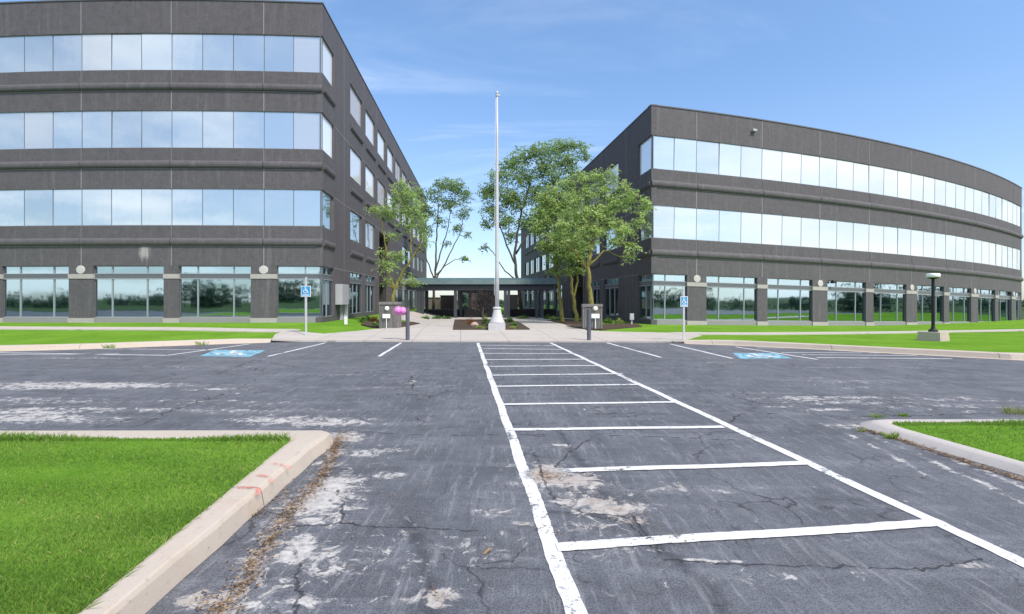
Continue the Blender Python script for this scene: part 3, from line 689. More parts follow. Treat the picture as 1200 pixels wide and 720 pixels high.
def building(name, label, cornerP, a, side, lin, zoff, nfl, npan, g, endcap, roof_extra=None):
    root = empty(name, (cornerP[0], cornerP[1], zoff+.38), label, 'office building')
    root_inv = Matrix.Translation(root.location).inverted()
    fr = Path(cornerP, a, 112.6, side, g=g); sd = Path(cornerP, 0, None, side, line=lin)
    p0, pp = 3.02, 4.763
    J = [0, p0] + [p0+pp*k for k in range(1, npan+1)]
    if endcap: J.append(J[-1]+p0)
    S = J[-1]; z = lambda v: v+zoff
    SILL = [0.655, 5.45, 9.50, 13.55][:nfl]; HEAD = [3.355, 7.38, 11.46, 15.48][:nfl]; ROOF = z(HEAD[-1]+1.78)
    def fin(mb, nm, mat, smooth=False): 
        o = mb.build(nm, mat, root, smooth); o.matrix_parent_inverse = root_inv; return o
    SL = 53.0
    # ---- front: spandrels between rows of windows, parapet
    for k in range(nfl-1):
        mb = MB()
        for s0, s1 in zip(J[:-1], J[1:]): sweep(mb, fr, s0+(.02 if s0 else .0), s1-.02, spandrel_prof(z(HEAD[k]), z(SILL[k+1])))
        fin(mb, 'spandrel', M['facade'])
        mb = MB(); sweep(mb, fr, .02, S-.02, rect(-.33,-.02,z(HEAD[k])+.01,z(SILL[k+1])-.01)); fin(mb, 'joint_backing', M['seal'])
    mb = MB()
    for s0, s1 in zip(J[:-1], J[1:]): sweep(mb, fr, s0+(.02 if s0 else 0), s1-.02, rect(-.3,0,z(HEAD[-1]),ROOF-.07))
    fin(mb, 'parapet', M['facade'])
    mb = MB(); sweep(mb, fr, .02, S-.02, rect(-.33,-.006,z(HEAD[-1])+.01,ROOF-.08)); fin(mb, 'joint_backing', M['seal'])
    mb = MB(); sweep(mb, fr, -.03, S, rect(-.36,.035,ROOF-.07,ROOF)); fin(mb, 'coping', M['coping'])
    for k in range(1, nfl):
        for i, (s0, s1) in enumerate(zip(J[:-1], J[1:])):
            m = 2 if (s1-s0) < 4 else 3
            for q in range(m):
                put_w(root, root_inv, fr, s0+(s1-s0)*q/m+(.04 if (i==0 and q==0) else 0), s0+(s1-s0)*(q+1)/m, z(SILL[k]), z(HEAD[k]))
    # ---- front ground floor: piers and bays
    edges = [(-.0, None)]
    for i in range(1, len(J)-1):
        w = .66 if i % 2 else .39
        mb = MB(); sweep(mb, fr, J[i]-w, J[i]+w, rect(-.5,0,-1.5,z(HEAD[0])-.002), .4)
        pier = fin(mb, 'pier', M['facade'])
        mb = MB(); sweep(mb, fr, J[i]-w-.02, J[i]+w+.02, rect(-.3,.03,z(2.68),z(2.92)), .4); b_ = mb.build('pier_band', M['stone'], pier)
        mb = MB(); sweep(mb, fr, J[i]-w-.025, J[i]+w+.025, rect(-.3,.04,-1.5,z(.62)), .4); mb.build('pier_base', M['stone'], pier)
        if i % 2:
            x, y, t = fr.at(J[i], .0); n = fr.normal(t); mb = MB()
            prof = [(.235,0),(.235,.03),(.21,.045),(0.001,.05)]; seg = 22; vs = []; fs = []
            for r, dd in prof:
                for q in range(seg):
                    aa = 2*math.pi*q/seg; vs.append((x+n.x*dd+t.x*r*math.cos(aa), y+n.y*dd+t.y*r*math.cos(aa), z(3.14)-g*J[i]+r*math.sin(aa)*.95))
            for rr in range(3):
                for q in range(seg): fs.append((rr*seg+q, rr*seg+(q+1)%seg, (rr+1)*seg+(q+1)%seg, (rr+1)*seg+q))
            mb.add(vs, fs); mb.build('medallion', M['medal'], pier)
    for i, (s0, s1) in enumerate(zip(J[:-1], J[1:])):
        wl = (0.05 if i == 0 else (.66 if i % 2 else .39)); wr = (.66 if (i+1) % 2 else .39)
        if i == len(J)-2: wr = .05
        b0, b1 = s0+wl, s1-wr
        divs = (.25,.75) if i else ((.38,) if side > 0 else (.62,))
        if side < 0 and i == 0: divs = (.62,)
        ob = put_w(root, root_inv, fr, b0, b1, z(SILL[0]), z(HEAD[0])-.01, o=-.16, lo=True, divs=divs, trans=(2.025,2.285), glass='glass_low', bw=.035)
        mb = MB(); sweep(mb, fr, b0, b1, rect(-.4,-.03,-1.5,z(SILL[0])), 1); s_ = mb.build('sill', M['sill'], root); s_.matrix_parent_inverse = root_inv
    # ---- courtyard side
    per, w0, wl = 4.4, 5.8, 3.3
    WS = [(.06,2.1)] + [(w0+per*k, w0+per*k+wl) for k in range(10)]
    REC = (14.6, 20.4)
    rowz = [(SILL[k], HEAD[k]) for k in range(nfl)]
    mb = MB(); zprev = -1.5
    def wallpiece(a_, b_, z0_, z1_):
        if b_-a_ > .01 and z1_-z0_ > .01: sweep(mb, sd, a_, b_, rect(-.35,0,z0_,z1_))
    sm = MB()
    for k, (zs, zh) in enumerate(rowz):
        zs_, zh_ = z(zs), z(zh)
        blocks = [(0,SL)] if k > 1 else [(0,REC[0]),(REC[1],SL)]
        if k == 1: blocks = [(0,REC[0]),(REC[1],SL)]
        low = -1.5 if k == 0 else z(HEAD[k-1])
        if k == 2:   # solid again above the recess
            wallpiece(REC[0], REC[1], z(7.2), zs_)
            wallpiece(0, REC[0], low, zs_); wallpiece(REC[1], SL, low, zs_)
        else:
            for a_, b_ in blocks: wallpiece(a_, b_, low, zs_)
        ws = [q for q in WS if k > 1 or q[1] < REC[0] or q[0] > (REC[1]+6.5 if k == 1 else REC[1])]
        cur = 0
        segs = []
        for q in ws:
            segs.append((cur, q[0])); cur = q[1]
        segs.append((cur, SL))
        for a_, b_ in segs:
            if k < 2 and a_ < REC[0] and b_ > REC[1]: wallpiece(a_, REC[0], zs_, zh_); wallpiece(REC[1], b_, zs_, zh_)
            else: wallpiece(max(a_, .06), b_, zs_, zh_)
        for qi, q in enumerate(ws):
            if k == 0:
                put_w(root, root_inv, sd, q[0], q[1], zs_, zh_-.01, o=-.14, lo=True, divs=(.33,.66) if qi else (.5,), trans=(2.025,2.285), glass='glass_low')
            else:
                put_w(root, root_inv, sd, q[0], q[1], zs_, zh_, o=-.12, glass='glass_side' if k > 1 else 'glass', bw=.05, divs=(.5,) if qi > 4 else ())
            if k > 0:   # short bullnose under each window
                zz = z(HEAD[k-1])+(zs-HEAD[k-1])*.59; pr = [(-.02,zz-.19)]+[(.0+.13*math.cos(-math.pi/2+math.pi*j/6), zz+.19*math.sin(-math.pi/2+math.pi*j/6)) for j in range(7)]+[(-.02,zz+.19)]
                if not (k == 1 and REC[0] < q[0] < REC[1]): sm = MB(); sweep(sm, sd, q[0], q[1], pr); fin(sm, 'string_course', M['facade_side'])
    wallpiece(0, SL, z(HEAD[-1]), ROOF-.07)
    fin(mb, 'wall', M['facade_side'])
    mb = MB(); sweep(mb, sd, -.03, SL, rect(-.36,.035,ROOF-.07,ROOF)); fin(mb, 'coping', M['coping'])
    mb = MB()
    for s_ in [4.3] + [9.65+per*k for k in range(9)]:
        for za, zb_ in ((z(HEAD[-1])+.1, ROOF-.09),): sweep(mb, sd, s_-.012, s_+.012, rect(-.02,.004,za,zb_))
        if s_ < 5: sweep(mb, sd, s_-.012, s_+.012, rect(-.02,.004,z(.4),z(HEAD[-1])+.1))
    for k in range(nfl-1):
        za = z(HEAD[k])-.01; 
        for a_, b_ in ((2.1,REC[0]) if k < 1 else (2.1,SL),): sweep(mb, sd, a_, b_, rect(-.02,.0035,za+.02,za+.045))
    fin(mb, 'sealant_joint', M['seal'])
    # recessed two-storey entrance
    mb = MB()
    sweep(mb, sd, REC[0]-.02, REC[1]+.02, rect(-3.3,-.355,z(7.19),z(7.5)))
    sweep(mb, sd, REC[0]-.3, REC[0], rect(-3.2,-.36,-1.5,z(7.19))); sweep(mb, sd, REC[1], REC[1]+.3, rect(-3.2,-.36,-1.5,z(7.19)))
    fin(mb, 'entrance_recess', M['darkbrick'])
    x, y, t = sd.at((REC[0]+REC[1])/2, -2.4); n = sd.normal(t); ang = math.atan2(n.x,-n.y); W = REC[1]-REC[0]
    gm = MB(); gm.box(-W/2,W/2,-.01,.01,0,7.0); fm = MB()
    for q in range(6): xx = -W/2+W*q/5; fm.box(xx-.07,xx+.07,-.1,.06,0,7.0)
    for zz in (0.05,2.3,3.3,4.4,5.5,6.9): fm.box(-W/2,W/2,-.08,.05,zz-.07,zz+.07)
    ob = gm.build('entrance_glazing', M['glass_low'], root); ob.matrix_parent_inverse = root_inv; ob.location = (x,y,z(.2)); ob.rotation_euler = (0,0,ang)
    fm.build('frame', M['black'], ob)
    mb = MB(); sweep(mb, sd, REC[0]-.05, REC[0]+.35, rect(-.34,.06,-1.5,z(7.2))); fin(mb, 'entrance_column', M['facade_side'])
    # core, roof slab, end wall
    N = 14
    def foot(o, s_from): 
        return [fr.at(S-.1, o)[:2]] + [fr.at(s_from+(S-.1-s_from)*(1-k/N), o)[:2] for k in range(1,N)] + [tuple(fr.at(s_from, o)[:2])] 
    bx, by, bt = sd.at(SL-.1, -.1); ex, ey, et = fr.at(S-.1, -.1)
    back = [(bx,by),(ex+(side*3), max(by, ey+14))]
    def corner_in(o): 
        c = Vector(cornerP); return c
    mb = MB(); A1 = foot(-2.2, 2.6) + [(sd.at(SL-.2,-3.2)[0], sd.at(SL-.2,-3.2)[1]),(ex-side*1, max(by,ey+14)-.4)]
    mb.prism(A1, z(3.2), ROOF-1.7-g*S); fin(mb, 'core', M['core'])
    mb = MB(); A2 = foot(-5, 5.2) + [(sd.at(SL-.2,-5)[0], sd.at(SL-.2,-5)[1]),(ex-side*4, max(by,ey+14)-.4)]
    mb.prism(A2, -1.5, z(3.15)); fin(mb, 'lobby_wall', M['core'])
    mb = MB(); A3 = foot(-.34, .34) + [(sd.at(SL-.1,-.34)[0], sd.at(SL-.1,-.34)[1]), back[1]]
    mb.prism(A3, ROOF-1.5-g*S, ROOF-1.3-g*S); fin(mb, 'roof', M['core'])
    mb = MB(); mb.prism(A3, z(3.02), z(3.06)); mb.prism(A3, z(.2)-g*S, z(.24)-g*S); fin(mb, 'floor_slab', M['core'])
    mb = MB(); xa, ya, _ = fr.at(S, -.02); xb, yb = back[1]; nx = Vector((yb-ya, xa-xb)).normalized()*.3*side
    mb.prism([(xa,ya),(xb,yb),(xb-nx.x,yb-nx.y),(xa-nx.x,ya-nx.y)], -2, ROOF-.1-g*S); xe, ye, _ = sd.at(SL, -.02)
    mb.prism([(xe,ye),(xb,yb),(xb,yb-.3),(xe,ye-.3)], -2, ROOF-.1-g*S); fin(mb, 'end_wall', M['facade'])
    return root, fr, sd
def put_w(root, inv, path, s0, s1, z0, z1, **kw):
    ob = put_window(root, path, s0, s1, z0, z1, **kw); ob.matrix_parent_inverse = inv; return ob
LC = (-9.99, 27.0); RC = (8.137, 29.9)
ld = Vector((562.2-600, 600)).normalized(); rd = Vector((523.6-600, 600)).normalized()
LB, LF, LS = building('office_building', 'dark brown four storey office building with mirrored ribbon windows on the left', LC, -.0755, -1, tuple(ld), 0.0, 4, 5, 0.0, False)
RB, RF, RS = building('office_building', 'dark brown three storey office building with long curved front on the right', RC, .23434, 1, tuple(rd), -.25, 3, 8, .02007, True)
rinv = Matrix.Translation(RB.location).inverted(); linv = Matrix.Translation(LB.location).inverted()
# rooftop plant screen and facade floodlights of the right building
mb = MB(); a_ = RF.at(7.6,-1.6); b_ = RF.at(13.8,-1.6); mb.prism([(a_[0],a_[1]),(b_[0],b_[1]),(b_[0]-1,b_[1]+3),(a_[0]-1,a_[1]+3)], 11.5, 13.28); o = mb.build('rooftop_plant_screen', M['frame_light'], RB); o.matrix_parent_inverse = rinv
for s_, zz in ((7.05,12.05),(13.6,2.72)):
    x, y, t = RF.at(s_, .0); mb = MB(); mb.box(-.14,.14,-.2,-.0,-.06,.06); mb.box(-.03,.03,-.1,0,.06,.14)
    o = mb.build('floodlight', M['greybox'] if zz > 5 else M['black'], RB); o.matrix_parent_inverse = rinv; o.location = (x, y, zz); o.rotation_euler = (0,0,math.atan2(t.y,t.x))
def mat_stain():
    t = NT('lime_stain'); n = t.noise(t.pos((4,4,.5)), 3, 7, .75); h = t.n('ShaderNodeTexCoord').outputs['Generated']
    mx = t.n('ShaderNodeMixShader'); t.l(t.step(t.math('ADD', t.math('MULTIPLY', n, 1.3), t.attr('wear')), 1.15, 1.75, 0, .75), mx.inputs[0])
    t.l(t.n('ShaderNodeBsdfTransparent').outputs[0], mx.inputs[1]); t.l(t.bsdf((.5,.49,.48), .9), mx.inputs[2]); return t.done(mx.outputs[0])
V_ = []; W_ = []
for i in range(13):
    for j in range(9):
        V_.append(LF.pt(8.6+i*.1, -.011, 3.42+j*.115)); W_.append(max(0, 1-((i-6)/5.0)**2)*min(1, j/7+.35))
Fq_ = [(i*9+j,(i+1)*9+j,(i+1)*9+j+1,i*9+j+1) for i in range(12) for j in range(8)]
o = link('lime_stain', npmesh('lime_stain', V_, Fq_, mat_stain(), {'wear': W_}), LB); o.matrix_parent_inverse = linv
# curtains behind the left glazing
for s_, w_, lab in ((13.55,.34,'narrow white curtain hanging behind the lobby glass, beside the pier with the medallion'),(16.35,.5,'gathered white curtain hanging behind the leftmost lobby window of the left building')):
    V = MB(); n = 24; pts = []
    for i in range(n+1):
        d = s_+w_*(i/n-.5)*1.5; pts.append((d, -.75+.06*math.sin(i*1.9)))
    for (d0,o0),(d1,o1) in zip(pts[:-1],pts[1:]):
        q = [LF.pt(d0,o0,.7),LF.pt(d1,o1,.7),LF.pt(d1,o1,2.66),LF.pt(d0,o0,2.66)]
        pull = .12*math.sin((d0-s_)*3); V.quad(*q)
    tag(V.build('curtain', M['curtain'], smooth=True), lab, 'curtain', 'white lobby curtains')
# switch gear on the left building's courtyard wall
root = empty('electrical_cabinet', (*LS.at(3.4,0)[:2], .38), 'light grey wall mounted electrical cabinet with conduits and meters on left building', 'electrical cabinet')
inv = Matrix.Translation(root.location).inverted()
def on_wall(path, s0, s1, z0, z1, o0, o1, nm, mat, par, pinv):
    mb = MB(); sweep(mb, path, s0, s1, rect(o0,o1,z0,z1)); o = mb.build(nm, mat, par); o.matrix_parent_inverse = pinv; return o
on_wall(LS, 2.35, 3.7, 1.3, 2.48, .01, .42, 'cabinet_box', M['greybox'], root, inv)
on_wall(LS, 3.85, 4.25, 1.35, 2.45, .01, .3, 'meter_box', M['greybox'], root, inv)
on_wall(LS, 4.4, 4.8, 1.6, 2.3, .01, .28, 'meter_box', M['greybox'], root, inv)
for s_, z1 in ((3.3,1.3),(3.95,1.36),(4.1,1.36),(4.55,1.6)):
    on_wall(LS, s_-.06, s_+.06, .2, z1, .02, .16, 'conduit', M['greybox'], root, inv)

# ------------------------------------------------------------------ canopy and the low walls of the courtyard
CY = 50.0
cx = lambda px, Y=CY: (px-600)/600*Y
cz = lambda py, Y=CY: CAMZ+(HZ-py)*Y/600
root = empty('entrance_canopy', (cx(563), CY, -.24), 'long low teal glazed canopy on dark steel columns spanning the courtyard', 'canopy'); inv = Matrix.Translation(root.location).inverted()
def cbox(nm, mat, *b, par=None):
    mb = MB(); mb.box(*b); o = mb.build(nm, mat, par or root); o.matrix_parent_inverse = inv; return o
x0, x1 = cx(471), cx(653)
mb = MB(); mb.add([(x0,CY-.5,cz(333.5)),(x1,CY-.5,cz(333.5)),(x1,CY-.2,cz(328.3)),(x0,CY-.2,cz(328.3)),(x0,CY+3.4,cz(328.3)+.35),(x1,CY+3.4,cz(328.3)+.35),(x0,CY+3.4,cz(333.5)),(x1,CY+3.4,cz(333.5))],
    [(0,1,2,3),(3,2,5,4),(4,5,7,6),(6,7,1,0),(0,3,4,6),(1,7,5,2)]); o = mb.build('glazed_roof', M['teal'], root); o.matrix_parent_inverse = inv
mb = MB()
for k in range(17): xx = x0+(x1-x0)*k/16; mb.add([(xx-.03,CY-.53,cz(333.5)),(xx+.03,CY-.53,cz(333.5)),(xx+.03,CY-.22,cz(328)),(xx-.03,CY-.22,cz(328)),(xx-.03,CY-.45,cz(333.5)),(xx+.03,CY-.45,cz(333.5)),(xx+.03,CY-.15,cz(328)),(xx-.03,CY-.15,cz(328))],[(0,1,2,3),(0,4,5,1),(1,5,6,2),(2,6,7,3),(3,7,4,0)])
o = mb.build('glazing_bars', M['frame'], root); o.matrix_parent_inverse = inv
cbox('beam', M['steel'], x0+.5, x1-.3, CY-.2, CY+.1, cz(340.2), cz(333.7)); cbox('beam', M['steel'], x0+.5, x1-.3, CY+2.8, CY+3.1, cz(340.2), cz(333.7))
cbox('gutter', M['black'], x0, x1, CY-.42, CY-.22, cz(334.6), cz(333.6))
for px, w in ((491.3,.42),(495.5,.22),(533.8,.3),(592.2,.3),(596,.26),(629,.3),(635,.36)):
    cbox('column', M['steel'], cx(px)-w/2, cx(px)+w/2, CY-.15, CY+.05, -.4, cz(340.3))
for px in (491.3,533.8,593,632): cbox('column', M['steel'], cx(px)+.1, cx(px)+.4, CY+2.85, CY+3.05, -.4, cz(340.3))
def wallthing(nm, lab, cat, px0, px1, py0, Y, mat, dep=.4, cap=True):
    mb = MB(); mb.box(cx(px0,Y),cx(px1,Y),Y,Y+dep,-.6,cz(py0,Y))
    e = empty(nm, (cx((px0+px1)/2,Y),Y,-.24), lab, cat); i_ = Matrix.Translation(e.location).inverted()
    o = mb.build('wall', mat, e); o.matrix_parent_inverse = i_
    if cap:
        mb = MB(); mb.box(cx(px0,Y)-.05,cx(px1,Y)+.05,Y-.06,Y+dep+.06,cz(py0,Y),cz(py0,Y)+.09); o = mb.build('cap', M['steel'], e); o.matrix_parent_inverse = i_
    return e, i_
wallthing('planter_wall', 'low dark brick planter wall under the left half of the canopy', 'wall', 495, 544, 363.5, 53.6, M['darkbrick'])
wallthing('planter_wall', 'low tan stone planter wall behind the flagpole bed', 'wall', 544.5, 579, 363.5, 53.4, M['brick'])
wallthing('planter_wall', 'low dark brick planter wall under the right half of the canopy', 'wall', 596.5, 652, 363.2, 53.6, M['darkbrick'])
e, i_ = wallthing('pavilion', 'dark single storey pavilion with a flat roof behind the canopy', 'pavilion', 536, 581, 337.5, 60, M['darkbrick'], 6, True)
mb = MB(); Y = 59.95; mb.box(cx(552.5,Y),cx(560,Y),Y-.04,Y,cz(363,Y),cz(344,Y)); o = mb.build('door', M['brick'], e); o.matrix_parent_inverse = i_
mb = MB(); mb.box(cx(540,Y),cx(549,Y),Y-.03,Y,cz(361,Y),cz(342,Y)); o = mb.build('window', M['glass_low'], e); o.matrix_parent_inverse = i_
wallthing('courtyard_wall', 'brown brick garden wall seen below the canopy on the left', 'wall', 516, 535, 347, 64, M['darkbrick'])
wallthing('courtyard_wall', 'tan timber screen wall seen below the canopy right of the flagpole', 'wall', 594, 607, 346.5, 62, M['brick'])
wallthing('courtyard_wall', 'tan stone garden wall seen below the canopy beside the left building', 'wall', 498, 515.4, 349.5, 66, M['brick'])

# ------------------------------------------------------------------ street furniture
x, y, zf = GP(582.5, 387.2); zf += .05
root = empty('flagpole', (x,y,zf), 'tall white tapering flagpole on a flared pale base in the central bed', 'flagpole')
mb = MB(); q = .39; mb.box(-q,q,-q,q,-.15,.26); mb.box(-q+.03,q-.03,-q+.03,q-.03,.26,.30); mb.build('plinth', M['pole_base'], root)
mb = MB(); mb.lathe([(.37,.30),(.36,.34),(.30,.45),(.245,.6),(.21,.75),(.185,.88),(.175,.94)], 28); mb.build('flared_base', M['pole_base'], root, True)
mb = MB(); mb.lathe([(.175,.94),(.2,.95),(.205,1.0),(.19,1.03),(.14,1.05)], 28); mb.build('collar', M['pole_base'], root, True)
top = 10.98
mb = MB(); mb.lathe([(.098,1.05),(.092,3),(.078,6),(.058,9),(.042,top)], 18); mb.build('pole', M['white_pole'], root, True)
mb = MB(); mb.lathe([(.05,top),(.075,top+.02),(.075,top+.1),(.04,top+.12)], 14); mb.box(-.03,.16,-.03,.03,top+.02,top+.08); mb.build('truck', M['white_pole'], root)
mb = MB(); mb.lathe([(.001,top+.1),(.05,top+.12),(.075,top+.18),(.05,top+.24),(.001,top+.26)], 14); mb.build('finial', M['white_pole'], root, True)
mb = MB(); mb.tube([(-.13,-.05,1.6),(-.105,-.05,6),(-.07,0,top)], [.008]*3, 5); mb.build('halyard', M['white'], root)

def sign(px, base_py, top_py, plate, label, yaw=0):
    x, y, zf = GP(px, base_py); k = y/600
    H = CAMZ+(HZ-top_py)*k-zf
    root = empty('accessible_parking_sign', (x,y,zf), label, 'parking sign', 'accessible parking signs', yaw)
    mb = MB(); mb.box(-.032,.032,-.02,.02,-.05,H); mb.build('post', M['white_pole'], root)
    pw, pz0, pz1 = plate[0], CAMZ+(HZ-plate[2])*k-zf, CAMZ+(HZ-plate[1])*k-zf
    mb = MB(); mb.box(-pw/2,pw/2,-.032,-.022,pz0,pz1); p = mb.build('plate', M['white'], root)
    mb = MB(); b = .022; mb.box(-pw/2+b,pw/2-b,-.036,-.0325,pz0+b,pz1-b); mb.build('blue_field', M['signblue'], p)
    mb = MB(); s = min(pw*.8, (pz1-pz0)*.62); bx, bz = -s/2, pz0+(pz1-pz0)*.3
    for i, pl in enumerate(emblem()): mb.add([(bx+s*u, -.038-.0002*i, bz+s*v) for u,v in pl], [tuple(range(len(pl)))])
    mb.build('wheelchair_symbol', M['white'], p)
    mb = MB(); mb.box(-pw*.34,pw*.34,-.0395,-.0365,pz0+(pz1-pz0)*.12,pz0+(pz1-pz0)*.2); mb.build('white_bar', M['white'], p)
sign(358.8, 394, 325, (.40,335.2,348), 'blue and white wheelchair parking sign on a white post before the left building')
sign(801.3, 399.4, 336, (.28,347.6,359.8), 'blue and white wheelchair parking sign on a white post before the right building', .12)

def bollard(px, base_py, top_py, label):
    x, y, zf = GP(px, base_py); H = CAMZ+(HZ-top_py)*y/600-zf
    root = empty('bollard', (x,y,zf), label, 'bollard', 'grey steel bollards at the crosswalk')
    mb = MB(); mb.lathe([(.078,-.05),(.078,H-.04)], 20); mb.build('post', M['bollard'], root, False)
    mb = MB(); mb.lathe([(.078,H-.04),(.072,H-.015),(.04,H),(.001,H+.003)], 20); mb.build('cap', M['bollard'], root, True)
    return x, y, zf, H
bx, by, bz, bh = bollard(477.7, 399.6, 361, 'grey steel bollard with pink balloons tied beside its top, left of the crosswalk')
bollard(690.2, 399.8, 362, 'bare grey steel bollard standing alone right of the crosswalk')
for px, lab, s in ((466.6,'pink balloon farther from the grey bollard',.165),(471.9,'pink balloon touching the grey bollard',.155)):
    mb = MB(); pr = [(.001,-.0)]+[(s*math.sin(a)*(1 if a>1.2 else .95), s*(1-math.cos(a))) for a in np.linspace(.25,math.pi-.02,12)]; mb.lathe(pr, 20)
    kx = (px-600)/600*by; root = empty('balloon', (kx, by-.02, CAMZ+(HZ-369.4)*by/600), lab, 'balloon', 'pink balloons on the bollard')
    mb.build('balloon_skin', M['pink'], root, True); mb = MB(); mb.lathe([(.02,-.025),(.006,.005)],8); mb.tube([(0,0,-.02),((bx-kx)*.9,.02,.04)],[.006]*2,5); mb.build('knot', M['pink'], root)

def pillar(px, base_py, wpx, top_py, label, lampx, plx, stake):
    x, y, zf = GP(px, base_py); k = y/600; y += .3; H = CAMZ+(HZ-top_py)*k-zf; w = wpx*k
    root = empty('gate_pillar', (x,y,zf), label, 'pillar', 'ribbed concrete pillars flanking the courtyard', -.06)
    mb = MB(); mb.box(-w/2,w/2,-.3,.35,-.1,H-.13)
    n = 11
    for i in range(n): xx = -w/2+w*(i+.5)/n; mb.box(xx-w/n*.28,xx+w/n*.28,-.325,-.30,0,H-.17)
    mb.build('shaft', M['pillar'], root)
    mb = MB(); mb.box(-w/2-.03,w/2+.03,-.36,.39,H-.13,H-.1); mb.box(-w/2-.01,w/2+.01,-.34,.37,H-.1,H); mb.build('cap', M['pillar'], root)
    lx = (lampx-px)*k; lz = CAMZ+(HZ-361.8)*k-zf
    mb = MB(); mb.box(lx-.17,lx+.17,-.345,-.328,lz-.24,lz+.14); mb.build('lamp_plate', M['brick'], root)
    vs = MB(); vs.lathe([(.11,0),(.108,.03),(.09,.07),(.05,.1),(.001,.11)], 16); o = vs.build('round_lamp', M['lamp'], root, True); o.location = (lx,-.345,lz); o.rotation_euler = (math.pi/2,0,0)
    mb = MB(); sx = (plx-px)*k; sz = CAMZ+(HZ-373)*k-zf
    mb.box(sx-.19,sx+.19,-.42,-.405,sz,sz+.21); mb.box(sx-.02,sx+.02,-.404,-.385,-.05,sz+.1); o = mb.mesh('yard_sign', M['white']); 
    ob = link('yard_sign', o, None, (x,y,zf), -.06); tag(ob, stake, 'yard sign', 'small white signs before the pillars')
    for q in range(3): pass
pillar(455.6, 385.4, 22.5, 354, 'ribbed grey concrete pillar with round white lamp, left of the courtyard path', 454.3, 454, 'small white sign on a stake before the left concrete pillar')
pillar(694.8, 386.6, 23, 356.6, 'ribbed grey concrete pillar with round white lamp, right of the courtyard path', 698, 698, 'small white sign on a stake before the right concrete pillar')

# lamp post on the right lawn
x, y, zf = GP(1093.5, 399.4); k = y/600
root = empty('lamp_post', (x,y,zf), 'short black lamp post with flat white head on a concrete block in the lawn', 'lamp post')
zb = CAMZ+(HZ-389)*k-zf; zt = CAMZ+(HZ-326)*k-zf
mb = MB(); mb.box(-.36,.36,-.36,.36,-.2,zb-.17); mb.box(-.345,.345,-.345,.345,zb-.17,zb); o = mb.build('footing', M['kerb'], root); o.rotation_euler = (0,0,.5)
mb = MB(); mb.lathe([(.15,zb),(.15,zb+.05),(.075,zb+.12),(.055,zb+.2)],16); mb.lathe([(.055,zb+.2),(.05,zt)],16); mb.build('pole', M['black'], root, False)
mb = MB(); mb.lathe([(.08,zt-.04),(.17,zt+.0),(.19,zt+.03)],24); mb.build('head_ring', M['black'], root, True)
mb = MB(); mb.lathe([(.19,zt+.02),(.212,zt+.05),(.212,zt+.13),(.19,zt+.165),(.001,zt+.18)],28); mb.build('lamp_shade', M['lamp'], root, True)
# small pedestal by the right building corner
x, y, zf = GP(740.3, 381.5)
root = empty('utility_pedestal', (x,y,zf), 'small pale utility box on a short post beside the right building corner', 'utility box')
k = y/600; mb = MB(); mb.box(-.11,.11,-.08,.08,6.5*k,14*k); mb.build('box', M['greybox'], root); mb = MB(); mb.box(-.04,.04,-.03,.03,-.1,6.5*k); mb.build('post', M['greybox'], root)
x, y, zf = GP(405.5, 380.3); k = y/600
mb = MB(); mb.box(-.07,.07,-.07,.07,-.05,9.5*k); mb.box(-.085,.085,-.085,.085,9.5*k,10*k); o = mb.build('marker_post', M['white'], loc=(x,y,zf)); tag(o, 'stubby white marker post beside the grey electrical cabinet', 'marker post')

# ------------------------------------------------------------------ plants
def leafcloud(centers, radii, n, size, flat=.5, tint=.5, tv=.2, droop=.2):
    """n small leaf quads in ellipsoids: sprays of leaves, upper ones tinted lighter"""
    C = np.asarray(centers, float); Rr = np.asarray(radii, float); vol = np.prod(Rr, 1)**.75
    spn = max(1, n//9); ci = RNG.choice(len(C), spn, p=vol/vol.sum())
    d = RNG.normal(0,1,(spn,3)); d /= np.linalg.norm(d,axis=1)[:,None]; r = RNG.uniform(.12,1,spn)**.55*(1+.24*RNG.normal(0,1,spn))
    P = C[ci]+d*Rr[ci]*r[:,None]
    dirv = d*np.array([1,1,.3])+RNG.normal(0,.45,(spn,3)); dirv[:,2] -= droop; dirv /= np.linalg.norm(dirv,axis=1)[:,None]
    st = np.clip(tint+RNG.normal(0,tv,spn)+.10*d[:,2], 0, 1)  # tint rises towards the top of each ellipsoid
    k = 9; L = size*5.0
    t = np.tile(np.linspace(-.5,.5,k),spn); S = np.repeat(np.arange(spn),k)
    sidev = np.cross(dirv,[0,0,1.0]); sidev /= (np.linalg.norm(sidev,axis=1)[:,None]+1e-6)
    m = spn*k
    O = P[S]+dirv[S]*(t*L)[:,None]+sidev[S]*(np.where(np.arange(m)%2,1,-1)*size*RNG.uniform(.5,1.6,m))[:,None]+RNG.normal(0,size*.45,(m,3))
    O[:,2] -= (t+.5)**2*L*droop
    u = sidev[S]*.7+RNG.normal(0,.55,(m,3)); u /= np.linalg.norm(u,axis=1)[:,None]
    nrm = np.array([0,0,1.0])+RNG.normal(0,flat,(m,3)); v = np.cross(nrm,u); v /= (np.linalg.norm(v,axis=1)[:,None]+1e-6)
    a = size*RNG.uniform(.7,1.35,m); b = a*RNG.uniform(.35,.6,m)
    V = np.stack([O-u*a[:,None], O+v*b[:,None], O+u*a[:,None], O-v*b[:,None]],1).reshape(-1,3)
    T = np.clip(st[S]+RNG.normal(0,.08,m),0,1)
    return V, np.arange(m*4).reshape(m,4), np.repeat(T,4)
def at(px, py, Y): return np.array([(px-600)/600*Y, Y, CAMZ+(HZ-py)*Y/600])
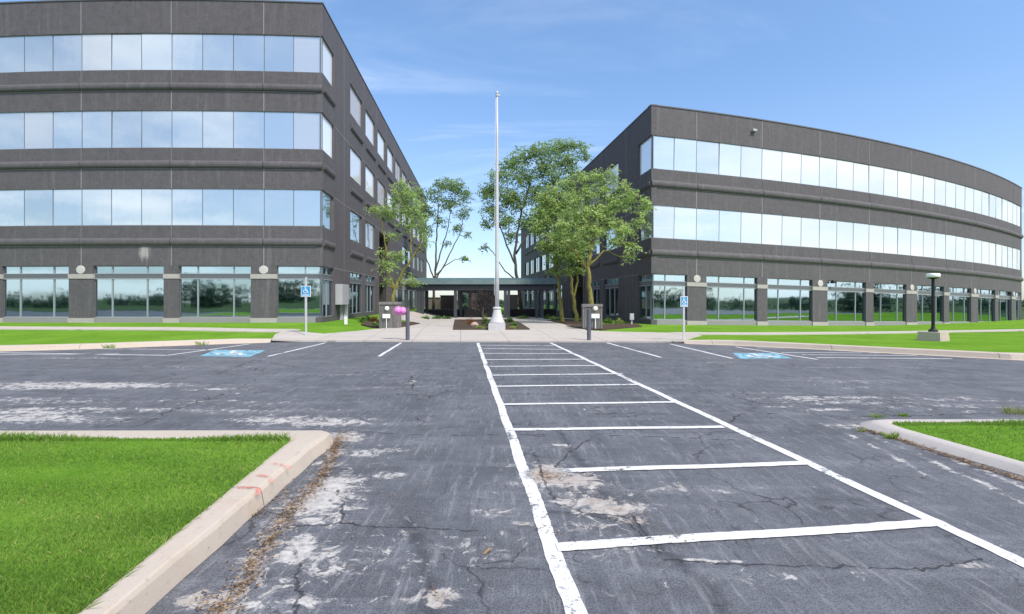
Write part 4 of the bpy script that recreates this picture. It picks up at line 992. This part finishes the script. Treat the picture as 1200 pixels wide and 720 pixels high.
def tree(label, Y, base, trunks, clumps, nleaf, size, leaf='leaf', bark='bark', r0=.16, tint=.5, twigs=5, droop=.25, group='courtyard trees', tv=.2, dens_=.66):
    """trunks: image-traced stems given their own depth; clumps: (px, py, rx, ry, dy)"""
    bp = GPz(base[0], Y); root = empty('tree', bp, label, 'tree', group)
    inv = Matrix.Translation(root.location).inverted(); mb = MB(); nodes = []
    for st in trunks:
        pts = []
        for i, q in enumerate(st['p']):
            p = at(q[0], q[1], Y+(q[2] if len(q) > 2 else 0)); pts.append(p)
        if st.get('root', True): pts[0] = np.array([pts[0][0], pts[0][1], bp[2]-.2])
        P = []   # smooth and wobble
        for i in range(len(pts)-1):
            for q in range(4): P.append(pts[i]+(pts[i+1]-pts[i])*q/4+RNG.normal(0,.03,3)*(0 if i+q == 0 else 1))
        P.append(pts[-1]); m = len(P); ra, rb = st['r']; rad = [ra+(rb-ra)*(i/(m-1))**.8 for i in range(m)]
        if st.get('root', True): rad[0] *= 1.35
        mb.tube(P, rad, 9); nodes += [(P[i], rad[i]) for i in range(m//3, m)]
    Cc = []; Rc = []
    NP = np.array([n[0] for n in nodes]); NRd = np.array([n[1] for n in nodes])
    for c in clumps:
        px, py, rx, ry = c[:4]; dy = c[4] if len(c) > 4 else RNG.uniform(-.25,.25)*rx*Y/600
        ctr = at(px, py, Y+dy); rr = np.array([rx*Y/600, rx*Y/600*.8, ry*Y/600])
        Cc.append(ctr); Rc.append(rr)
        cost = np.linalg.norm(NP-ctr,axis=1)+np.maximum(0,NP[:,2]-ctr[2]+.3)*1.5; j = int(np.argmin(cost)); a0, ar = NP[j], min(NRd[j]*.6, .07)
        mid = (a0+ctr)/2+np.array([0,0,-.12*np.linalg.norm(ctr-a0)*.4])+RNG.normal(0,.1,3)
        limb = [a0, a0*.6+mid*.4+RNG.normal(0,.04,3), mid, mid*.4+ctr*.6+RNG.normal(0,.06,3), ctr]; mb.tube(limb, [ar,ar*.85,ar*.65,ar*.45,ar*.28], 6)
        for q in range(twigs):
            d = RNG.normal(0,1,3); d[2] = abs(d[2])*.6-.1; d /= np.linalg.norm(d); e = ctr+d*rr*RNG.uniform(.6,1.0)
            s = limb[RNG.integers(2,5)]; m2 = (s+e)/2+RNG.normal(0,.08,3); mb.tube([s,m2,e], [ar*.32,ar*.22,.008], 4)
    o = mb.build('trunk', M[bark], root, True); o.matrix_parent_inverse = inv
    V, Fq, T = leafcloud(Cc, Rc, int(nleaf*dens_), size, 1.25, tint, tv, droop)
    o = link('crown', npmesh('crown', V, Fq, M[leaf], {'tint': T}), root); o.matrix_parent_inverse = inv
    return root
def GPz(px, Y): x = (px-600)/600*Y; return (x, Y, float(groundz(x, Y)))

tree('slim tree with a mossy leaning trunk and feathery leaves beside the left building entrance', 29, (461,375),
  [dict(p=[(461,376),(460,355),(463,338),(471,321),(483,303),(492,288)], r=(.14,.05)), dict(p=[(462,340),(456,318),(453,296),(449,270),(447,250)], r=(.07,.03), root=False), dict(p=[(484,302),(480,275),(474,250),(470,228)], r=(.05,.02), root=False)],
  [(476,232,22,17),(488,248,15,16),(464,246,16,14),(494,268,10,18),(440,246,14,7),(452,252,10,7),(480,262,14,14),(455,312,15,8),(466,300,13,9),(448,296,8,6),(460,278,10,7),(497,285,8,14),(478,330,16,6),(452,330,9,5),(470,216,12,8)], 7200, .072, r0=.14, tint=.5, tv=.22)
tree('thin open tree with several bare upright stems left of the flagpole', 55, (509,366),
  [dict(p=[(508,366),(508,340),(510,322),(511,300),(512,270),(514,240)], r=(.17,.05)), dict(p=[(509,330),(516,318),(527,298),(538,276),(544,252)], r=(.10,.03), root=False), dict(p=[(508,326),(521,312),(534,304),(552,306)], r=(.08,.02), root=False), dict(p=[(510,330),(500,305),(494,280),(492,255)], r=(.09,.03), root=False), dict(p=[(510,318),(518,290),(526,265),(528,240)], r=(.09,.03), root=False)],
  [(520,216,15,9),(534,220,13,10),(508,228,11,10),(546,230,9,10),(526,238,16,10),(542,250,9,8),(495,244,10,10),(503,250,9,9),(492,226,9,8),(515,258,10,8),(536,268,8,6),(548,275,5,5),(500,270,7,8),(524,285,6,5),(545,303,6,3)], 6200, .115, 'leaf_far', 'bark_grey', tint=.5, twigs=6, tv=.26, dens_=.95)
tree('tallest broad green tree rising behind the canopy just right of the flagpole', 56, (608,366),
  [dict(p=[(612,366),(609,345),(605,322),(603,300),(606,275),(612,245),(622,215)], r=(.24,.07)), dict(p=[(604,310),(594,288),(586,265),(578,240)], r=(.12,.04), root=False), dict(p=[(604,298),(618,275),(634,250),(648,222),(658,195)], r=(.13,.04), root=False), dict(p=[(607,330),(592,318),(578,296),(568,286)], r=(.09,.03), root=False), dict(p=[(620,272),(640,262),(660,256)], r=(.07,.03), root=False)],
  [(574,224,16,12),(586,206,15,11),(600,193,16,11),(616,184,18,12),(636,178,18,11),(656,172,17,10),(676,170,14,8),(684,182,10,9),(664,190,18,10),(640,198,20,12),(614,208,20,13),(592,228,18,13),(576,246,15,12),(606,236,18,13),(630,226,18,13),(652,214,18,12),(672,206,13,12),(640,246,17,12),(616,260,15,10),(592,258,15,11),(570,264,9,8),(660,236,14,12),(598,276,10,8),(568,290,7,4),(632,268,13,8)], 24000, .125, 'leaf_far', 'bark_grey', tint=.58, twigs=4, tv=.22, dens_=.9)
tree('bright feathery honey locust with a mossy trunk behind the right pillar', 28.5, (693,376),
  [dict(p=[(694,376),(692,350),(690,330),(689,312),(692,292),(698,268),(704,240)], r=(.17,.06)), dict(p=[(689,318),(680,303),(668,290),(656,282)], r=(.07,.03), root=False), dict(p=[(690,312),(704,298),(722,288),(738,284)], r=(.07,.03), root=False), dict(p=[(697,272),(685,250),(676,226)], r=(.06,.03), root=False), dict(p=[(700,258),(720,240),(738,228)], r=(.06,.03), root=False)],
  [(662,283,20,7),(682,276,19,8),(700,270,18,9),(648,277,13,7),(716,262,16,9),(730,270,14,10),(742,288,11,9),(737,300,8,6),(722,284,12,7),(704,250,17,11),(722,240,17,10),(740,232,13,11),(752,246,12,10),(748,262,12,9),(686,246,17,11),(672,258,16,9),(660,264,14,8),(690,226,16,11),(708,222,16,11),(672,232,13,11),(700,205,13,9),(716,206,10,9),(682,208,13,10),(730,220,11,9),(664,214,11,10),(690,288,14,6),(757,236,7,7)], 23000, .072, tint=.7, twigs=6, tv=.3, dens_=.48)
tree('green locust on a thin mossy trunk, leftmost of the right hand group', 33, (657,377),
  [dict(p=[(660,377),(657,358),(655,335),(652,310),(648,285),(645,255)], r=(.15,.05)), dict(p=[(653,315),(644,300),(636,288)], r=(.06,.03), root=False)],
  [(646,292,13,8),(636,286,9,6),(652,304,11,8),(642,262,14,10),(632,250,12,10),(652,246,13,11),(640,234,13,9),(656,268,11,9),(660,288,11,8),(648,318,8,5),(660,246,13,11),(648,226,13,10),(630,268,11,8),(668,234,12,10)], 11000, .085, tint=.58, twigs=5, dens_=.62)
tree('leafy locust with a forked mossy trunk standing between two neighbours right of the path', 32, (675,376),
  [dict(p=[(676,376),(673,355),(670,338),(668,318),(664,296),(662,268)], r=(.14,.05)), dict(p=[(673,350),(676,330),(678,312),(680,290)], r=(.08,.04), root=False)],
  [(668,300,14,9),(680,302,12,9),(672,286,15,9),(662,276,12,9),(676,316,11,6),(662,318,9,6),(668,252,15,11),(682,262,12,10),(655,296,9,7)], 7500, .08, tint=.42, twigs=5)
tree('small weeping dark purple tree behind the flagpole bed', 36, (565,372),
  [dict(p=[(566,373),(566,362),(565,352),(564,344)], r=(.07,.03))],
  [(565,345,10,8),(558,352,8,7),(572,351,8,8),(562,360,7,6),(571,361,7,6),(555,358,5,5)], 1900, .055, 'leaf_dark', 'bark_grey', tint=.5, droop=.6, twigs=4, group='small courtyard trees')

def shrub(px, py, rpx, hpx, mat, label, n=420, size=.035, flat=.8, tint=.5, nm='shrub', cat='shrub', group='shrubs in the planting beds'):
    x, y, zf = GP(px, py); k = y/600; r, h = rpx*k, hpx*k
    root = empty(nm, (x,y,zf), label, cat, group); inv = Matrix.Translation(root.location).inverted()
    V, Fq, T = leafcloud([(x,y,zf+h*.5),(x-r*.4,y,zf+h*.35),(x+r*.4,y-.05,zf+h*.4)], [(r*.8,r*.7,h*.5),(r*.6,r*.5,h*.35),(r*.6,r*.5,h*.4)], n, size, flat, tint)
    o = link('foliage', npmesh('foliage', V, Fq, M[mat], {'tint': T}), root); o.matrix_parent_inverse = inv
    mb = MB()
    for q in range(5): a = q*1.26; mb.tube([(x,y,zf+.03),(x+r*.25*math.cos(a),y+r*.25*math.sin(a),zf+h*.3),(x+r*.5*math.cos(a),y+r*.5*math.sin(a),zf+h*.6)],[.012,.009,.005],5)
    o = mb.build('stem', M['bark_grey'], root); o.matrix_parent_inverse = inv
for a in [
 (425.5,378.5,5,7.5,'shrub','rounded green shrub left of the rust coloured plant by the left building'),
 (439,378.5,6,8.5,'shrub_red','rust orange leafed shrub near the left concrete pillar'),
 (439,383.2,5.5,5.5,'shrub','low green shrub in front of the rust coloured plant'),
 (431,375.2,4,5,'shrub','small dark green shrub behind the rust coloured plant'),
 (551.5,382,6.5,11,'shrub_red','reddish brown leafed shrub in the flagpole bed beside the boulder'),
 (562,386.8,6,5.5,'shrub_lime','yellow green clump at the front of the bed left of the flagpole'),
 (568,382,4.5,14,'shrub','tall narrow green shrub just left of the flagpole base'),
 (573,384,4,7,'shrub','small green shrub touching the left of the flagpole base'),
 (596.5,379,5,8,'shrub','olive green shrub just right of the flagpole base'),
 (602.5,383.5,5,7,'shrub','round green shrub in the middle of the bed right of the flagpole'),
 (601,386.8,5,4.8,'shrub_lime','pale yellow green clump at the front of the bed right of the flagpole'),
 (648.5,376.8,5,6.5,'shrub_lime','light green tuft at the left tip of the right bed'),
 (655,377,4,5,'shrub','small green plant at the foot of the leftmost mossy trunk'),
 (712,379.5,6.5,6.5,'shrub','dark green shrub right of the right concrete pillar'),
 (724,381.5,6.5,8,'shrub_lime','lime variegated shrub between the right pillar and the utility box'),
 (719,378,4,5,'shrub','small green shrub behind the lime variegated one'),
 (499,374.2,5,4,'shrub','low grassy clump under the canopy at its left column'),
 (512,374.2,6,4,'shrub','low grassy clump under the canopy between its left columns'),
 (523,374.2,6,3.6,'shrub','low grassy clump under the canopy beside its second column'),
 (612,374.2,8,4,'shrub','low green clump under the canopy right of the flagpole'),
 (641,374.4,6,5,'shrub','low green clump at the right end of the canopy')]:
    y = GP(a[0],a[1])[1]; shrub(a[0],a[1],a[2],a[3],a[4],a[5], size=.03*y/25, n=520)
# boulder
x, y, zf = GP(556, 384); bm = bmesh.new(); bmesh.ops.create_icosphere(bm, subdivisions=3, radius=1)
for v in bm.verts:
    n = math.sin(v.co.x*3+1)*math.cos(v.co.y*4)*.1+math.sin(v.co.z*5+v.co.x*2)*.06; v.co = Vector((v.co.x*.22*(1+n), v.co.y*.17*(1+n), v.co.z*.15*(1+n)+.08))
me = bpy.data.meshes.new('boulder'); bm.to_mesh(me); bm.free(); me.materials.append(M['boulder'])
tag(link('boulder', me, None, (x,y,zf+.05)), 'pinkish boulder in the flagpole bed below the reddish shrub', 'boulder')
# weeds at the kerbs
def weed(px, py, label, h=.12, n=60, z=0.0, mat='blade_dry', r=.06):
    x, y = G(px, py, z); m = n; a = RNG.uniform(0,6.28,m); rr = RNG.uniform(0,1,m)**.7*r; hh = RNG.uniform(.4,1,m)*h
    bx_, by_ = x+np.cos(a)*rr, y+np.sin(a)*rr*.6; lx, ly = np.cos(a)*hh*RNG.uniform(.1,.8,m), np.sin(a)*hh*RNG.uniform(.1,.8,m); w = .004
    t = RNG.uniform(0,6.28,m); V = np.zeros((m,4,3))
    V[:,0] = np.stack([bx_-np.cos(t)*w,by_-np.sin(t)*w,np.full(m,z)],-1); V[:,1] = np.stack([bx_+np.cos(t)*w,by_+np.sin(t)*w,np.full(m,z)],-1)
    V[:,2] = np.stack([bx_+lx*.5+np.cos(t)*w,by_+ly*.5+np.sin(t)*w,z+hh*.7],-1); V[:,3] = np.stack([bx_+lx,by_+ly,z+hh],-1)
    o = link('weed', npmesh('weed', V.reshape(-1,3)-np.array([x,y,z]), np.arange(m*4).reshape(m,4), M[mat], {'tint': np.repeat(RNG.uniform(.1,1,m),4)}), None, (x,y,z))
    tag(o, label, 'weed', 'weeds in the kerb joints')
weed(1044,514,'leafy green weed at the foot of the right island kerb, second from its tip',.09,70,.0,'blade',.07)
weed(1028,489,'yellowish weed at the far kerb of the right island, nearest the tip',.06,60,.0,'blade',.1)
weed(1059,488,'grassy weed at the far kerb of the right island, middle one',.05,110,.0,'blade',.07)
weed(1192,485,'tall dry weed at the far kerb of the right island near the picture edge',.11,120,.0,'blade_dry',.2)
weed(128,408.5,'green weed in the gutter of the far left kerb, left one',.16,70,.0,'blade',.2)
weed(237,405,'green weed in the gutter of the far left kerb, right one',.16,70,.0,'blade',.2)
weed(1010,506,'small dry weed at the tip of the right island kerb',.06,40)
# single fallen leaf
x, y = G(571,648.5); mb = MB(); pts = [(-.035,0),(-.012,.018),(.015,.013),(.04,.002),(.012,-.016),(-.015,-.012)]
mb.add([(a,b,.006+.012*math.sin(a*60)+.004*abs(b)*40) for a,b in pts]+[(0,0,.018)], [(i,(i+1)%6,6) for i in range(6)])
me = mb.mesh('fallen_leaf', M['litter']); at_ = me.attributes.new('tint','FLOAT','POINT'); at_.data.foreach_set('value',[.75]*7)
tag(link('fallen_leaf', me, None, (x,y,.008), .5), 'single curled tan leaf lying on the asphalt left of the crosswalk', 'leaf')
# ------------------------------------------------------------------ woodland ring round the site
line = [(-190,-40),(-120,-70),(-70,-78),(0,-84),(60,-78),(92,-55),(104,-15),(120,28),(170,70),(190,150),(80,190),(-60,190),(-170,150)]
cs = []; rs = []
for a_, b_ in zip(line, line[1:]+line[:1]):
    m = int(math.dist(a_,b_)/5)
    for q in range(m):
        t = q/m; x = a_[0]+(b_[0]-a_[0])*t+random.gauss(0,3); y = a_[1]+(b_[1]-a_[1])*t+random.gauss(0,3)
        h = (6.6+2.6*math.sin(x*.05+y*.03)+random.gauss(0,1.2))*(.8 if x > 40 else 1)*(.5 if y > 100 else 1); cs.append((x,y,h*.42-1)); rs.append((4.4,4.4,max(1.2,h*.52)))
V, Fq, T = leafcloud(cs, rs, 90000, .42, .9, .4, .22, .1)
tag(link('woodland', npmesh('woodland', V, Fq, M['wood'], {'tint': T})), 'far off belt of dark green trees round the site', 'woodland', kind='stuff')

# ------------------------------------------------------------------ sky, sun, camera
SUN_EL, SUN_AZ = R(52), R(138)      # azimuth clockwise from +Y: behind the camera, to the right
w = bpy.data.worlds.new('World'); scene.world = w; w.use_nodes = True; nt = w.node_tree; nt.nodes.clear()
N = lambda t: nt.nodes.new(t)
out = N('ShaderNodeOutputWorld'); bg = N('ShaderNodeBackground'); sky = N('ShaderNodeTexSky'); sky.sky_type = 'NISHITA'; sky.sun_disc = False
sky.sun_elevation = SUN_EL; sky.sun_rotation = SUN_AZ; sky.air_density = 1.0; sky.dust_density = .6; sky.ozone_density = 1.6
tc = N('ShaderNodeTexCoord'); sep = N('ShaderNodeSeparateXYZ'); nt.links.new(tc.outputs['Generated'], sep.inputs[0])
def wm(op, a, b=0.0, clamp=False):
    x = N('ShaderNodeMath'); x.operation = op; x.use_clamp = clamp
    for i, v in enumerate((a,b)):
        if isinstance(v, bpy.types.NodeSocket): nt.links.new(v, x.inputs[i])
        else: x.inputs[i].default_value = v
    return x.outputs[0]
def ws(v, lo, hi, a=0., b=1.):
    x = N('ShaderNodeMapRange'); x.interpolation_type = 'SMOOTHSTEP'; nt.links.new(v, x.inputs[0])
    for i, q in enumerate((lo,hi,a,b)): x.inputs[1+i].default_value = q
    return x.outputs[0]
# cloud layer: project the direction onto a plane overhead
zc = wm('ADD', wm('MAXIMUM', sep.outputs[2], 0.0), .12)
cmb = N('ShaderNodeCombineXYZ'); nt.links.new(wm('DIVIDE', sep.outputs[0], zc), cmb.inputs[0]); nt.links.new(wm('DIVIDE', sep.outputs[1], zc), cmb.inputs[1])
def wn(scale, detail, rough, sc=(1,1,1), dist=0.0):
    mp = N('ShaderNodeMapping'); nt.links.new(cmb.outputs[0], mp.inputs[0]); mp.inputs['Scale'].default_value = sc
    x = N('ShaderNodeTexNoise'); nt.links.new(mp.outputs[0], x.inputs['Vector']); x.inputs['Scale'].default_value = scale; x.inputs['Detail'].default_value = detail
    x.inputs['Roughness'].default_value = rough; x.inputs['Distortion'].default_value = dist; return x.outputs['Fac']
wisp = ws(wn(.9, 7, .6, (.45,1.3,1), .5), .48, .78)
puff = ws(wn(.55, 8, .58), .42, .62)
bank = ws(sep.outputs[0], .71, .90)               # cloud bank low to the right
behind = ws(sep.outputs[1], .35, -.55)             # broken cloud behind the camera
cl = wm('MULTIPLY', wisp, .42)
cl = wm('MAXIMUM', cl, wm('MULTIPLY', behind, wm('ADD', wm('MULTIPLY', puff, .5), .12)))
cl = wm('MAXIMUM', cl, wm('MULTIPLY', bank, wm('ADD', wm('MULTIPLY', puff, .3), .66)))
hz = ws(sep.outputs[2], .42, .0, 0, .10)
cl = wm('MAXIMUM', cl, hz)
mix = N('ShaderNodeMix'); mix.data_type = 'RGBA'; nt.links.new(cl, mix.inputs[0])
hs = N('ShaderNodeHueSaturation'); hs.inputs['Saturation'].default_value = 1.10; hs.inputs['Value'].default_value = 1.06; nt.links.new(sky.outputs[0], hs.inputs['Color'])
low = N('ShaderNodeMix'); low.data_type = 'RGBA'; low.blend_type = 'MULTIPLY'; low.inputs[0].default_value = 1
grd = N('ShaderNodeMix'); grd.data_type = 'RGBA'; nt.links.new(ws(sep.outputs[2], -.02, .55), grd.inputs[0]); grd.inputs[6].default_value = (.56,.62,.74,1); grd.inputs[7].default_value = (1,1,1,1)
nt.links.new(hs.outputs[0], low.inputs[6]); nt.links.new(grd.outputs[2], low.inputs[7]); nt.links.new(low.outputs[2], mix.inputs[6]); mix.inputs[7].default_value = (7.3,7.5,7.8,1)
nt.links.new(mix.outputs[2], bg.inputs['Color']); bg.inputs['Strength'].default_value = .12; nt.links.new(bg.outputs[0], out.inputs['Surface'])
sun = bpy.data.lights.new('sun', 'SUN'); sun.energy = 2.3; sun.angle = R(9); sun.color = (1,.93,.83)
so = bpy.data.objects.new('sun', sun); COL.objects.link(so)
dv = Vector((math.sin(SUN_AZ)*math.cos(SUN_EL), math.cos(SUN_AZ)*math.cos(SUN_EL), math.sin(SUN_EL)))
so.rotation_euler = (-dv).to_track_quat('-Z','Y').to_euler(); so.location = dv*60
cam = bpy.data.cameras.new('camera'); cam.sensor_width = 36; cam.lens = 18; cam.shift_y = -9/1200; cam.clip_start = .05; cam.clip_end = 4000
co = bpy.data.objects.new('camera', cam); COL.objects.link(co); co.location = (0,0,CAMZ); co.rotation_euler = (math.pi/2,0,0); scene.camera = co
vs_ = scene.view_settings; vs_.view_transform = 'Standard'; vs_.look = 'None'; vs_.exposure = .97; vs_.gamma = 1; vs_.use_curve_mapping = False
scene.cycles.max_bounces = 8; scene.cycles.transparent_max_bounces = 12
